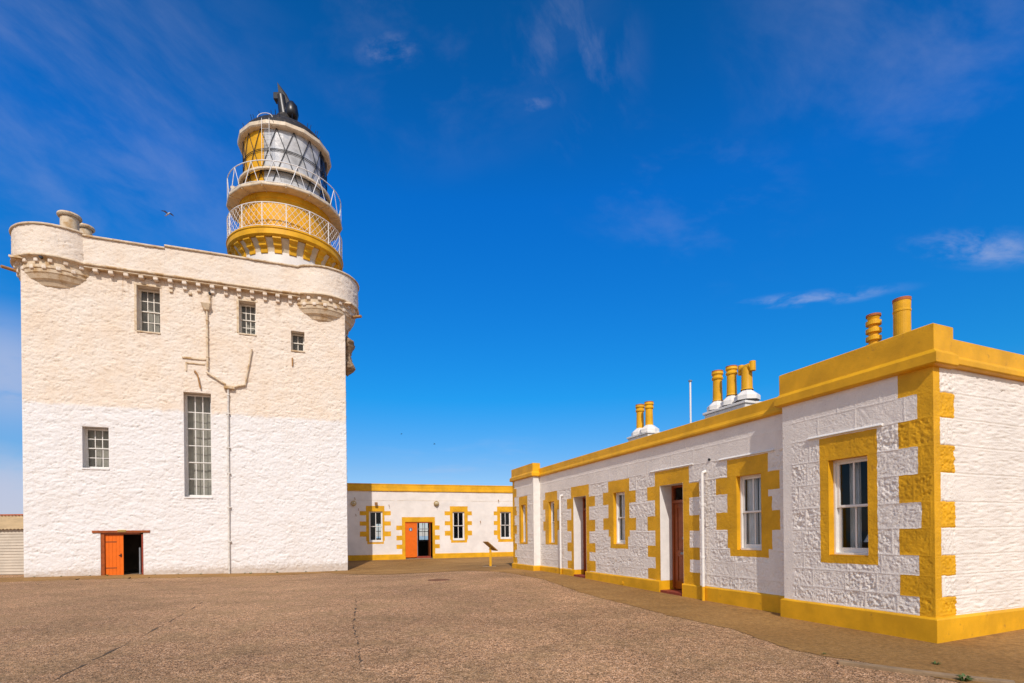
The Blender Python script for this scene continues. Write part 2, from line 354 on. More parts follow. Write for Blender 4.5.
def wall_grid(x0,x1,z0,z1,openings,res,hfun,y,regions=(),M=None,fade=(1,1),fnreg=None,jag=None):
    """a relief wall facing -y; returns one MB per region (index 0 = the plain wall)"""
    bx=[];bz=[]
    for o in openings: bx+=o[:2];bz+=o[2:4]
    for rg in regions:
        for o in rg: bx+=o[:2];bz+=o[2:4]
    X=lines(x0,x1,res,bx);Z=lines(z0,z1,res if not callable(res) else min(res(x0),res(x1)),bz)
    XX,ZZ=np.meshgrid(X,Z,indexing='ij');H=hfun(XX,ZZ)
    for o in openings:
        d=np.maximum(np.maximum(o[0]-XX,XX-o[1]),np.maximum(o[2]-ZZ,ZZ-o[3]))
        H=H*(.15+.85*sst(0,.07,d))
    if fnreg is not None: H=H*fnreg(XX,ZZ)
    if fade[0]: H=H*sst(0,.05,XX-x0)
    if fade[1]: H=H*sst(0,.05,x1-XX)
    wa=np.ones(XX.shape)
    for o in openings:
        d=np.maximum(np.maximum(o[0]-XX,XX-o[1]),np.maximum(o[2]-ZZ,ZZ-o[3]));wa=wa*sst(0,.05,d)
    wa=wa*sst(0,.05,XX-x0)*sst(0,.05,x1-XX)*sst(0,.05,ZZ-z0)*sst(0,.05,z1-ZZ)
    WX=XX+wa*(fbm(XX*9+70,ZZ*9,4,.6)-.5)*.022;WZ=ZZ+wa*(fbm(XX*9,ZZ*9+50,4,.6)-.5)*.022
    V=np.stack([WX,y-H,WZ],-1).reshape(-1,3);nx,nz=len(X),len(Z)
    cx=(X[:-1]+X[1:])/2;cz=(Z[:-1]+Z[1:])/2;CX,CZ=np.meshgrid(cx,cz,indexing='ij')
    cls=np.zeros(CX.shape,int)
    for i,rg in enumerate(regions):
        for o in rg: cls[(CX>o[0])&(CX<o[1])&(CZ>o[2])&(CZ<o[3])]=i+1
    for o in openings: cls[(CX>o[0])&(CX<o[1])&(CZ>o[2])&(CZ<o[3])]=-1
    out=[]
    for c in range(len(regions)+1):
        I,J=np.nonzero(cls==c);a=I*nz+J
        F=np.stack([a,a+nz,a+nz+1,a+1],1);mb=MB()
        if len(F):
            u,inv=np.unique(F,return_inverse=True);F=inv.reshape(F.shape)
            mb.v.append(V[u]);mb.f=[tuple(q) for q in F.tolist()];mb.sm=[True]*len(F);mb.n=len(u)
        if M is not None and mb.v: mb.xf(M)
        out.append(mb)
    return out
def reveal(mb,o,y0,y1,sides='lrtb',M=None):
    x0,x1,z0,z1=o[:4];t=MB()
    if 'l' in sides: t.quad((x0,y0,z0),(x0,y1,z0),(x0,y1,z1),(x0,y0,z1))
    if 'r' in sides: t.quad((x1,y1,z0),(x1,y0,z0),(x1,y0,z1),(x1,y1,z1))
    if 't' in sides: t.quad((x0,y0,z1),(x0,y1,z1),(x1,y1,z1),(x1,y0,z1))
    if 'b' in sides: t.quad((x0,y1,z0),(x0,y0,z0),(x1,y0,z0),(x1,y1,z0))
    if M is not None: t.xf(M)
    for v,n in zip(t.v,range(len(t.v))): mb.add(v,[(0,1,2,3)])
def sash(par,x0,x1,z0,z1,y,cols,rt,rb,m='trim_white',cm=None,fw=.05,bar=.022,sillh=.07,mid=None,sashes=2,M=None,gap=None):
    """sliding sash window: frame, two sashes with bars; panes of glass as a child"""
    zm=mid if mid else (z0+z1)/2
    f=MB();fr=.035
    f.box(x0,x0+fr,y-.02,y+.10,z0,z1).box(x1-fr,x1,y-.02,y+.10,z0,z1).box(x0+fr,x1-fr,y-.02,y+.10,z1-fr,z1).box(x0+fr,x1-fr,y-.05,y+.10,z0,z0+.045)
    a,b=x0+fr,x1-fr;P=MB()
    if sashes==2: seg=[(zm,z1-fr,y+.005,rt),(z0+.045,zm+.035,y+.045,rb)]
    else:
        h=(z1-fr-z0-.045)/3;seg=[(z0+.045+h*2,z1-fr,y+.0,2),(z0+.045+h,z0+.045+h*2+.03,y+.03,2),(z0+.045,z0+.045+h+.03,y+.055,2)]
    for (q0,q1,yy,rows) in seg:
        bt=fw*1.5 if q0<z0+.1 else .04
        f.box(a,a+fw,yy,yy+.035,q0,q1).box(b-fw,b,yy,yy+.035,q0,q1).box(a+fw,b-fw,yy,yy+.035,q1-.04,q1).box(a+fw,b-fw,yy,yy+.035,q0,q0+bt)
        for i in range(1,cols):
            c=a+fw+(b-a-2*fw)*i/cols;f.box(c-bar/2,c+bar/2,yy+.004,yy+.031,q0+bt,q1-.04)
        for i in range(1,rows):
            c=q0+bt+(q1-.04-q0-bt)*i/rows;f.box(a+fw,b-fw,yy+.006,yy+.029,c-bar/2,c+bar/2)
        P.quad((a+fw,yy+.018,q0+bt),(b-fw,yy+.018,q0+bt),(b-fw,yy+.018,q1-.04),(a+fw,yy+.018,q1-.04))
    w=f.build('window',m,par,.003);P.build('pane','glass',w)
    return w
def curtain(par,x0,x1,z0,z1,y,m='curtain_white',waves=5):
    n=60;v=[];
    for i in range(n+1):
        t=i/n;x=x0+(x1-x0)*t;yy=y+.02*math.sin(t*waves*6.28)+.008*math.sin(t*waves*15+1)
        for z in(z0,z1): v.append((x,yy+(.006 if z==z0 else 0),z))
    for i in range(n+1):
        t=i/n;x=x0+(x1-x0)*t;yy=y+.02*math.sin(t*waves*6.28)+.008*math.sin(t*waves*15+1)
        for z in(z0,z1): v.append((x,yy+.004,z))
    k=2*(n+1)
    f=[(2*i,2*i+2,2*i+3,2*i+1) for i in range(n)]+[(k+2*i,k+2*i+1,k+2*i+3,k+2*i+2) for i in range(n)]
    return MB().add(v,f,True).build('curtain',m,par)

# ================================================================== GROUND
CP=np.array([(5.9,7.4,0),(3.5,10,0),(2,14.5,.06),(.5,22.8,.15),(-20.5,22.2,.035),(-8.2,26.9,-.14),(-14.3,24.5,-.06),(-10.3,33,.09),(0,36,.11),(7.9,8.3,.04),(0,2,0),(-5,12,0),(-30,20,0),(3.2,34,.12),(-8,18,-.03),(5,0,0)])
sg=6.;Km=np.exp(-((CP[:,None,:2]-CP[None,:,:2])**2).sum(-1)/(2*sg*sg))+np.eye(len(CP))*.03
Wt=np.linalg.solve(Km,CP[:,2])
def g(x,y):
    x=np.asarray(x,float);y=np.asarray(y,float)
    r=sum(w*np.exp(-((x-a)**2+(y-b)**2)/(2*sg*sg)) for w,(a,b,_) in zip(Wt,CP))
    d=np.hypot(x,y-18);return r-18*sst(70,120,d)
xs=np.r_[np.linspace(-150,-40,23)[:-1],np.arange(-40,40,.5),np.linspace(40,150,23)];ys=xs+20
XX,YY=np.meshgrid(xs,ys,indexing='ij');GZ=g(XX,YY);n=len(xs)
mb=MB();ff=[]
for i in range(n-1):
    for j in range(n-1):
        a=i*n+j;ff.append((a,a+n,a+n+1,a+1))
mb.add(np.stack([XX,YY,GZ],-1),ff,True)
tag(mb.build('ground','asphalt'),kind='structure')
tag(MB().lathe([(20000,-15),(10,-15)],64).build('sea','sea'),kind='structure')
def apron(name,A,B,off,m,nu=420,nv=6,wob=.05):
    def rs(P,n):
        P=np.array(P,float);d=np.r_[0,np.cumsum(np.hypot(*np.diff(P,axis=0).T))];t=np.linspace(0,d[-1],n)
        return np.c_[np.interp(t,d,P[:,0]),np.interp(t,d,P[:,1])]
    a=rs(A,nu);b=rs(B,nu);b=b+wob*(np.c_[fbm(b[:,0]*4,b[:,1]*4,5,.7),fbm(b[:,0]*4+9,b[:,1]*4,5,.7)]-.5)*3.4
    v=[]
    for i in range(nu):
        for j in range(nv):
            q=a[i]+(b[i]-a[i])*j/(nv-1);v.append((q[0],q[1],float(g(*q))+off))
    f=[(i*nv+j,i*nv+j+1,(i+1)*nv+j+1,(i+1)*nv+j) for i in range(nu-1) for j in range(nv-1)]
    return tag(MB().add(v,f,True).build(name,m),kind='structure')
apron('pavement',[(12.5,10.1),(7.0,8.1),(6.1,7.8),(4.9,11.2),(.3,23.5),(.2,30)],[(11.5,3.8),(5.3,4.7),(4.65,5.58),(4.34,6.37),(3.77,7.15),(3.64,8.74),(3.09,10.05),(1.76,14.07),(1.03,17.36),(-.49,21.0),(-2.8,23.5)],.006,'apron')
apron('path',[(-13,32.2),(-6,34.4),(2.5,37)],[(-8.2,24.6),(-5.2,22.5),(-2.2,22.6),(2.0,30)],.011,'apron',120,24)
apron('castle_verge',[(-24,21),(-20.3,22.45),(-14,24.85),(-8.0,27.1)],[(-22,18.2),(-17.9,20.6),(-12,23.2),(-7.4,26.3)],.005,'apron',120,4,.25)
def seam(pts,w):
    v=[];f=[];P=[]
    for (a,b) in zip(pts[:-1],pts[1:]):
        for t in np.linspace(0,1,14,endpoint=False): P.append((a[0]+(b[0]-a[0])*t+random.uniform(-.02,.02),a[1]+(b[1]-a[1])*t+random.uniform(-.02,.02)))
    for i in range(len(P)):
        a=Vector(P[max(i-1,0)]);b=Vector(P[min(i+1,len(P)-1)]);d=(b-a).normalized();nn=Vector((-d.y,d.x));ww=w*random.choice((.1,.3,.5,1,1,2.2))
        for s_ in(-1,1):
            q=Vector(P[i])+nn*ww*s_;v.append((q.x,q.y,float(g(q.x,q.y))+.004))
    f=[(2*i+1,2*i,2*i+2,2*i+3) for i in range(len(P)-1) if random.random()<.72]
    tag(MB().add(v,f).build('road_crack','seam'),kind='structure')
seam([(-5.1,5.6),(-5.35,6.35),(-6.4,9.6),(-7.8,13.45)],.012)
seam([(-3.5,11.82),(-2.9,9.6),(-2.27,7.8)],.012)
seam([(-3.9,13.2),(-3.5,11.82)],.008)
seam([(-2.27,7.8),(-1.9,6.6)],.008)
# raised broken kerb edge at the lower right
k=MB();pp=[(3.95,6.42),(4.35,6.05),(4.75,5.72),(5.15,5.45)]
k.sweep(pp,[(-.05,-.05),(.05,-.05),(.045,.03),(-.045,.035)]);tag(k.build('kerb','concrete_kerb',None,.01),kind='structure')

# ================================================================== CASTLE
angA=math.atan2(530,1388)
castle=thing('castle','tall white rubble castle block, cream painted above, with rounded corner turrets and an orange door','castle',(-20.46,22.2,0),angA)
CW,CD=12.98,9.0
OPC=[(4.10,4.98,10.9,12.93),(8.18,8.90,11.3,12.84),(10.45,11.06,10.75,11.70),(2.05,3.0,4.7,6.5),(5.86,6.97,3.5,8.32),(2.66,4.24,-.4,1.87)]
def upfade(X,Z): return 1+0*X
w=wall_grid(0,CW,-.4,13.5,OPC,.04,h_rubble,0.0,fade=(1,1))[0]
for o in OPC: reveal(w,o,-.004,.55 if o[3]>2 else .9)
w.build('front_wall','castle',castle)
def sideM(ox,oy,a): return Matrix.Translation((ox,oy,0))@Matrix.Rotation(a,4,'Z')
hr2=lambda X,Z:h_rubble(X+31,Z)
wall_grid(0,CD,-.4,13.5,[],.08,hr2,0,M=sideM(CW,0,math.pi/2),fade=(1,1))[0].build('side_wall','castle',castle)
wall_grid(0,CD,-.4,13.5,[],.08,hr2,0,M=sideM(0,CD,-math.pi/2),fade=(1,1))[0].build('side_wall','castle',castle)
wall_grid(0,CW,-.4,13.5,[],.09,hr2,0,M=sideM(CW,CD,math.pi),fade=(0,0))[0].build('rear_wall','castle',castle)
MB().box(.02,CW-.02,.02,CD-.02,13.1,13.3).build('roof','roof_grey',castle)
for z in (.02,3.2,9.3):
    MB().box(.05,CW-.05,.6,CD-.05,z-.2,z).build('floor','room',castle)
MB().box(.6,CW-.6,2.6,2.7,0.05,13.0).build('partition','room',castle)
YW=.38
def cwin(o,cols,rt,rb,**k): return sash(castle,o[0],o[1],o[2],o[3]-.02,YW,cols,rt,rb,'castle_sash' if o[3]>9 else 'trim_white',**k)
cwin(OPC[0],3,2,2,fw=.04,bar=.032);cwin(OPC[1],3,2,2,fw=.035,bar=.032);cwin(OPC[2],2,1,1,fw=.035,bar=.032);cwin(OPC[3],3,2,2,fw=.04,bar=.032);cwin(OPC[4],3,2,2,fw=.05,sashes=3,bar=.036)
for o in OPC[:5]:
    MB().box(o[0]-.02,o[1]+.02,-.05,YW-.02,o[2]-.07,o[2]+.0).build('window_sill','castle' if o[3]<9 else 'castle_trim',castle,.01)
for o in OPC[:5]: curtain(castle,o[0]-.1,o[1]+.1,o[2]-.1,o[3]+.1,.80,'blind_grey',2)
# margins in smoother render round the upper windows
for o in (OPC[0],OPC[1]):
    MB().box(o[0]-.10,o[1]+.08,-.030,.02,o[3],o[3]+.10).box(o[0]-.10,o[0]-.002,-.028,.02,o[2],o[3]).build('window_margin','castle_trim',castle,.01)
# door
dl=MB()
for i in range(5): dl.box(2.80+i*.134,2.80+i*.134+.130,.10,.145,.0,1.79)
dl.build('door','orange',castle,.004)
for hz in (.3,1.45): MB().box(2.80,3.22,.09,.10,hz,hz+.05).build('hinge','orange_dark',castle)
MB().box(3.36,3.40,.07,.10,.80,.95).box(3.30,3.41,.06,.075,.86,.89).build('latch','black_iron',castle)
MB().box(2.66,2.795,.02,.16,-.1,1.87).box(2.795,4.10,.02,.16,1.80,1.87).build('door_frame','orange_dark',castle,.004)
MB().box(4.165,4.24,.02,.16,-.1,1.80).build('door_frame','red_step',castle,.004)
MB().box(2.37,4.50,-.06,.02,1.875,1.975).build('lintel_board','orange_dark',castle,.006)
MB().box(3.30,3.62,-.075,-.06,1.90,2.0).build('name_plate','brass',castle,.003)
MB().box(4.0,4.05,.3,.36,0,1.2).build('gate_post','grey_metal',castle)
# plan outline of the parapet with four round turrets (travel keeps outward on the right)
TR=1.83;PO=.30
def arc(cx,cy,a0,a1,n=30): return [(cx+TR*math.cos(R_(a0+(a1-a0)*i/n)),cy+TR*math.sin(R_(a0+(a1-a0)*i/n))) for i in range(n+1)]
c_=1.2;q=math.degrees(math.asin((c_+PO)/TR))
CT=[(c_,c_),(CW-c_+.11,c_),(CW-c_,CD-c_),(c_,CD-c_)]
A=[arc(CT[0][0],CT[0][1],180-(-q)-2*0 if False else 180-q,270+(90-q),36),arc(CT[1][0],CT[1][1],270-(90-q),360+q,36),arc(CT[2][0],CT[2][1],0-q,90+(90-q),36),arc(CT[3][0],CT[3][1],90-(90-q),180+q,36)]
def dens(p,res=.06):
    out=[]
    for a,b in zip(p[:-1],p[1:]):
        L=math.dist(a,b);k=max(1,int(L/res));out+=[(a[0]+(b[0]-a[0])*i/k,a[1]+(b[1]-a[1])*i/k) for i in range(k)]
    return out+[p[-1]]
secs=[('turret_wall',A[0],14.74),('parapet',[A[0][-1],(5.25,-PO)],14.66),('parapet',[(5.25,-PO),A[1][0]],14.77),('turret_wall',A[1],14.80),('parapet',[A[1][-1],A[2][0]],14.77),('turret_wall',A[2],14.8),('parapet',[A[2][-1],A[3][0]],14.77),('turret_wall',A[3],14.8),('parapet',[A[3][-1],A[0][0]],14.66)]
acc=0
for i,(nm,p,zt) in enumerate(secs):
    back=i>4;P=dens(p,.15 if back else .05);d=np.r_[0,np.cumsum([math.dist(a,b) for a,b in zip(P[:-1],P[1:])])]
    zs=np.linspace(13.42,zt-.08,8 if back else 28);v=[];nn=len(P)
    SS,ZZ=np.meshgrid(d+acc,zs,indexing='ij');H=h_rubble(SS+4,ZZ)*.8
    for a in range(nn):
        t=Vector(P[min(a+1,nn-1)])-Vector(P[max(a-1,0)]);t.normalize();no=Vector((t.y,-t.x))
        for b in range(len(zs)): v.append((P[a][0]+no.x*H[a,b],P[a][1]+no.y*H[a,b],zs[b]))
    nz=len(zs);m=MB().add(v,[(a*nz+b,(a+1)*nz+b,(a+1)*nz+b+1,a*nz+b+1) for a in range(nn-1) for b in range(nz-1)],True)
    m.sweep(P[::2]+[P[-1]],[(-.35,13.3),(-.03,13.42),(-.03,zt-.07),(-.35,zt-.07)])
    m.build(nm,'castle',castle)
    PC=dens(p,.2)
    MB().sweep(PC,[(-.42,zt-.075),(.075,zt-.075),(.085,zt-.03),(.05,zt+.01),(-.1,zt+.045),(-.42,zt+.03)]).build('coping','castle_trim',castle,.006)
    MB().sweep(PC,[(-.1,13.37),(.02,13.37),(.055,13.40),(.055,13.44),(.02,13.47),(-.1,13.47)]).build('string_course','castle_trim',castle)
    acc+=d[-1]
MB().sweep([(0,0),(CW,0),(CW,CD),(0,CD)],[(-.1,13.3),(PO-.02,13.3),(PO-.02,13.38),(-.1,13.38)],closed=True).build('ledge','castle_trim',castle)
# turret bowls
for (cx,cy) in CT:
    b=MB().lathe([(.35,11.75),(.85,11.95),(1.2,12.30),(1.24,12.36),(1.30,12.38),(1.40,12.56),(1.45,12.60),(1.49,12.61),(1.58,12.78),(1.62,12.82),(1.64,12.95),(1.68,12.98),(1.68,13.2),(1.72,13.3),(1.81,13.38)],64,(cx,cy),smooth=False)
    b.lathe([(TR-.02,13.38),(TR-.02,13.44),(.1,13.44)],64,(cx,cy));b.build('turret_base','castle_trim',castle)
# corbels
def corbel(x,y,ang,up=.24,drop=True):
    m=MB();M=Matrix.Translation((x,y,0))@Matrix.Rotation(ang,4,'Z')
    m.box(-.095,.095,-.27,.02,13.16,13.34)
    if drop: m.box(-.085,.085,-.14,.02,12.96,13.16)
    return m.xf(M).build('corbel','castle',castle,.035)
x=2.65
while x<10.6:
    if abs(x-7.0)>.01: corbel(x,0,0,drop=(x>5))
    x+=.556
for i in range(2): MB().box(5.36+i*.75,5.50+i*.75,-.1,.02,12.78,12.90).build('corbel','castle_trim',castle,.02)
for ti,(a0,a1) in ((0,(185,308)),(1,(232,358))):
    cx,cy=CT[ti]
    for tier,(r0,r1,z0,z1,of) in enumerate(((1.5,1.80,13.15,13.34,0),(1.45,1.72,12.90,13.08,8.5))):
        a=a0+of
        while a<a1:
            m=MB().box(-.085,.085,-r1+.02,-r0,z0+.02,z1).xf(Matrix.Translation((cx,cy,0))@Matrix.Rotation(R_(a+90),4,'Z'));m.build('corbel','castle',castle,.035);a+=17
x=.3
for k_ in range(11): corbel(CW,1.6+k_*.58,math.pi/2)
# water spouts
def spout(x,y,z,ang,L,r,m='rust'):
    t=Vector((math.sin(ang),-math.cos(ang),-.05));a=Vector((x,y,z));MB().cyl(a,a+t*L,r,10).cyl(a+t*(L-.01),a+t*(L+.012),r*.65,10).build('water_spout',m,castle)
spout(CT[0][0]-1.5,CT[0][1]-.75,13.02,R_(-45),.52,.065);spout(CT[1][0]+1.5,CT[1][1]-.75,12.92,R_(50),.52,.07)
spout(CT[0][0]-.3,-.38,13.36,0,.22,.07,'black_iron');spout(CT[1][0]-.4,-.38,13.44,0,.22,.06)
spout(6.98,-.05,12.95,0,.1,.055,'black_iron')
# lumpy corbelled chute on the right flank
lp=MB();na,nz_=28,40
v=[]
for k_ in range(nz_+1):
    z=10.0+2.15*k_/nz_;t=k_/nz_
    rr=.30+.14*math.sin(t*2*math.pi*2-1.2)+.05*math.sin(t*17);rr*=min(1,t*6+.15)*min(1,(1-t)*6+.2)
    for i in range(na):
        a_=2*math.pi*i/na;nn_=float(fbm(np.array([i*.5+z*3]),np.array([z*7.]),3)[0]-.5)
        q_=rr*(1+.7*nn_);v.append((CW+.16+q_*math.cos(a_)*.9,1.0+q_*math.sin(a_)*1.4,z))
lp.add(v,[(k_*na+i,k_*na+(i+1)%na,(k_+1)*na+(i+1)%na,(k_+1)*na+i) for k_ in range(nz_) for i in range(na)],True)
lp.build('corbelled_chute','chute_stone',castle)
# chimney stacks on the left turret
CR=(.37,.28);ci=-1
for (x0,x1,y0,y1,zt) in ((.66,1.40,1.6,2.3,16.50),(.95,1.45,3.0,3.6,16.75)):
    ci+=1;ch=MB().lathe([(CR[ci],13.3),(CR[ci]-.02,zt-.15)],24,((x0+x1)/2,(y0+y1)/2),smooth=True).build('chimney','castle_trim',castle)
    MB().lathe([(.3,zt-.16),(CR[ci]+.05,zt-.15),(CR[ci]+.10,zt-.08),(CR[ci]+.08,zt),(.2,zt+.04),(.01,zt+.04)],24,((x0+x1)/2,(y0+y1)/2)).build('chimney_cap','castle_trim',ch,.01)
# pipes
def pipe(pts,r,m='castle_trim',nm='drain_pipe',par=castle,br=()):
    b=MB()
    for a,c in zip(pts[:-1],pts[1:]): b.cyl(a,c,r,10)
    for z in br: b.cyl((pts[0][0],pts[0][1],z-.03),(pts[0][0],pts[0][1],z+.03),r*1.5,10)
    return b.build(nm,m,par)
pipe([(6.86,-.10,12.2),(6.86,-.10,9.4)],.045,'castle_trim',br=(11.7,10.9,10.0))
pipe([(6.98,-.08,12.85),(6.98,-.10,12.35)],.04)
pipe([(6.82,-.10,9.28),(7.60,-.10,8.77)],.05);pipe([(7.60,-.1,8.70),(7.92,-.1,8.69),(8.41,-.1,8.83)],.05);pipe([(8.41,-.1,8.80),(8.72,-.1,10.55)],.04)
pipe([(7.70,-.10,8.62),(7.68,-.10,6.9),(7.66,-.10,-.1)],.04,'pipe_grey',br=(8.3,))
for z in (7.4,5.8,4.6,3.0,1.4): MB().box(7.60,7.76,-.15,0,z,z+.05).build('pipe_bracket','pipe_grey',castle)
MB().add([(6.62,-.30,12.42),(7.02,-.30,12.42),(7.02,0,12.42),(6.62,0,12.42),(6.74,-.2,12.14),(6.95,-.2,12.14),(6.95,0,12.14),(6.74,0,12.14)],[(0,1,2,3),(7,6,5,4),(0,4,5,1),(1,5,6,2),(2,6,7,3),(3,7,4,0)]).build('rain_hopper','castle_trim',castle,.01)
MB().box(7.52,7.98,-.2,.0,8.58,8.70).build('rain_hopper','castle_trim',castle,.015)
MB().box(5.83,6.80,-.07,0,9.84,9.92).box(6.0,6.75,-.05,0,9.62,9.68).box(5.96,6.02,-.05,0,9.28,9.68).build('raised_moulding','castle_trim',castle,.01)
pipe([(6.33,-.02,9.25),(6.36,-.14,9.27),(6.46,-.14,9.1),(6.56,-.08,8.5)],.035,'rust')
MB().box(10.47,10.53,-.10,0,9.95,10.35).build('wall_bracket','rust',castle,.01)

# ================================================================== LIGHTHOUSE
LX,LY,LZ=-12.35,29.5,13.2
lh=thing('lighthouse','yellow and white round lighthouse with two railed galleries, rising from the castle roof','lighthouse',(LX,LY,LZ))
def L(z): return z-LZ
MB().lathe([(2.55,L(13.2)),(2.42,L(15.2)),(2.38,L(16.35)),(2.38,L(16.9))],72,smooth=True).build('white_drum','cottage_white',lh)
MB().lathe([(2.2,L(16.80)),(2.86,L(16.80)),(2.95,L(16.86)),(2.95,L(17.12)),(2.99,L(17.15)),(2.99,L(17.21)),(2.93,L(17.24)),(2.2,L(17.26))],96,smooth=False).build('lower_gallery','yellow_flat',lh,.01)
NB=22
for i in range(NB):
    M=Matrix.Rotation(2*math.pi*(i+.3)/NB,4,'Z');b=MB();w_=.19
    pr=[(2.3,16.12),(2.44,16.14),(2.47,16.38),(2.62,16.44),(2.65,16.60),(2.84,16.70),(2.84,16.82),(2.3,16.82)]
    v=[(r_,-w_*r_/2.6,L(z_)) for r_,z_ in pr]+[(r_,w_*r_/2.6,L(z_)) for r_,z_ in pr];k_=len(pr)
    b.add(v,[tuple(range(k_)),tuple(reversed(range(k_,2*k_)))]+[(j,j+k_,(j+1)%k_+k_,(j+1)%k_) for j in range(k_)]).xf(M);b.build('bracket','yellow_flat',lh,.012)
MB().lathe([(2.38,L(16.2)),(2.44,L(16.40)),(2.56,L(16.60)),(2.72,L(16.78))],66,smooth=True).build('cove','cream_metal',lh)
MB().lathe([(2.42,L(17.2)),(2.42,L(17.3)),(2.32,L(17.32)),(2.32,L(19.0)),(2.38,L(19.05)),(2.38,L(19.35))],72,smooth=False).build('yellow_drum','yellow_flat',lh)
MB().box(-.45,.45,-2.345,-2.30,L(17.3),L(18.75)).xf(Matrix.Rotation(R_(-42),4,'Z')).build('tower_door','yellow_flat',lh,.01)
NG=16
MB().lathe([(2.2,L(19.30)),(2.94,L(19.30)),(2.97,L(19.34)),(2.97,L(19.44)),(2.2,L(19.47))],NG).build('upper_gallery','cream_metal',lh,.01)
for i in range(NG):
    t=2*math.pi*i/NG;M=Matrix.Rotation(t,4,'Z')
    MB().box(2.35,2.92,-.018,.018,L(19.25),L(19.30)).xf(M).build('gallery_bracket','cream_metal',lh)
def pol(r,a,z): return (r*math.cos(a),r*math.sin(a),z)
def ringtube(mb,r,z,t,n=64):
    pts=[pol(r,2*math.pi*i/n,z) for i in range(n+1)]
    for a,b in zip(pts[:-1],pts[1:]): mb.cyl(a,b,t,6,caps=False)
# lower railing: diamond lattice
rl_=MB();r=2.93;z0,z1=L(17.28),L(18.42)
ringtube(rl_,r,z1,.026);ringtube(rl_,r,z0,.018)
NP=16
for i in range(NP): rl_.cyl(pol(r,2*math.pi*i/NP,L(17.2)),pol(r,2*math.pi*i/NP,z1),.024,8)
per=4;tot=NP*per;st=2*math.pi/tot
for i in range(tot):
    for sgn in(1,-1):
        a=st*i;prev=None
        for k_ in range(7):
            p=pol(r,a+sgn*st*3*k_/6,z0+(z1-z0)*k_/6)
            if prev: rl_.cyl(prev,p,.010,4,caps=False)
            prev=p
rl_.build('lower_railing','rail_white',lh)
# upper railing: top rail, low rail, raking struts
ru=MB();r=2.9;z0,z1=L(19.45),L(20.53)
ringtube(ru,r,z1,.024);ringtube(ru,r,z0+.03,.02)
for i in range(NG):
    t=2*math.pi*(i+.5)/NG;d=.13
    ru.cyl(pol(r,t-d,z0),pol(r,t-d*.0,z1),.020,6);ru.cyl(pol(r,t+d*1.0,z0),pol(r,t,z1),.014,6)
ru.build('upper_railing','rail_white',lh)
# lantern
lan=MB().lathe([(2.10,L(19.45)),(2.34,L(20.46)),(2.40,L(20.50)),(2.40,L(20.60)),(2.12,L(20.64))][1:],32,smooth=False).build('lantern_ledge','cream_metal',lh,.005)
MB().lathe([(2.13,L(22.72)),(2.34,L(22.74)),(2.40,L(22.80)),(2.40,L(22.98)),(2.30,L(23.03)),(2.0,L(23.05))],NG).build('lantern_eaves','cream_metal',lh,.008)
RG=2.13;zl=[L(19.45),L(20.53),L(21.65),L(22.76)]
MB().lathe([(RG-.02,zl[0]),(RG-.02,zl[3])],24,a0=-12,a1=165,smooth=False).build('lantern_glass','glass',lh)
MB().lathe([(RG-.03,zl[0]),(RG-.03,zl[3])],12,a0=-195,a1=-97).build('blanking_panel','yellow_flat',lh)
MB().lathe([(RG-.03,zl[0]),(RG-.03,zl[3])],16,a0=-97,a1=-12).build('lined_pane','silver_pane',lh)
MB().lathe([(.3,L(19.6)),(.9,L(20.2)),(1.0,L(21.2)),(.9,L(22.2)),(.3,L(22.6))],24,smooth=True).build('lens','glass',lh)
MB().lathe([(2.1,L(19.4)),(.01,L(19.4))],32).build('lantern_floor','room',lh)
ast=MB();NA=16
for ring in (1,2): ringtube(ast,RG+.01,zl[ring]+(.03 if ring==2 else 0),.018);
ringtube(ast,RG+.01,zl[2]-.05,.014)
for b_ in range(3):
    lo=0 if b_!=1 else .5
    lo={0:0,1:.5,2:0}[b_];hi=.5-lo
    for i in range(NA):
        for dlt in(-.5,.5):
            a=2*math.pi*(i+lo)/NA;c=a+dlt*2*math.pi/NA
            pm=pol(RG+.012,(a+c)/2,(zl[b_]+zl[b_+1])/2)
            ast.cyl(pol(RG+.012,a,zl[b_]),pm,.019,5,caps=False).cyl(pm,pol(RG+.012,c,zl[b_+1]),.019,5,caps=False)
ast.build('glazing_bars','black_iron',lh)
dm=MB().lathe([(2.28,L(23.0)),(2.24,L(23.12)),(2.10,L(23.38)),(1.8,L(23.70)),(1.35,L(24.0)),(.85,L(24.25)),(.5,L(24.40)),(.46,L(24.9)),(.01,L(24.95))],32,smooth=True).build('dome','dome_black',lh)
sp=MB()
for i in range(40):
    a=2*math.pi*i/40+random.uniform(-.05,.05);rr,zz=random.choice(((2.10,23.38),(1.8,23.7),(1.35,24.0)))
    sp.cyl(pol(rr,a,L(zz-.02)),pol(rr+.08,a,L(zz+.22)),.014,4)
sp.build('dome_spikes','black_iron',dm)
vt=MB().cyl((-.02,0,L(24.8)),(-.22,0,L(26.1)),.30,12,.24).build('ventilator','black_iron',lh)
MB().lathe([(.01,L(24.75)),(.30,L(24.8)),(.37,L(25.1)),(.30,L(25.5)),(.12,L(25.72)),(.01,L(25.75))],12,(.40,-.1),smooth=True).build('vent_ball','black_iron',vt)
MB().box(-.58,-.08,-.2,.2,L(25.85),L(26.22)).build('vent_box','black_iron',vt,.02)
MB().add([(.55,-.10,L(25.3)),(-.25,-.10,L(25.5)),(-.42,-.03,L(26.9)),(.10,-.08,L(26.2)),(.55,.10,L(25.3)),(-.25,.10,L(25.5)),(-.42,.03,L(26.9)),(.10,.08,L(26.2))],[(0,3,2,1),(7,4,5,6),(1,0,4,5)[::-1],(2,1,5,6)[::-1],(3,2,6,7)[::-1],(0,3,7,4)[::-1]]).build('wind_vane','black_iron',vt)
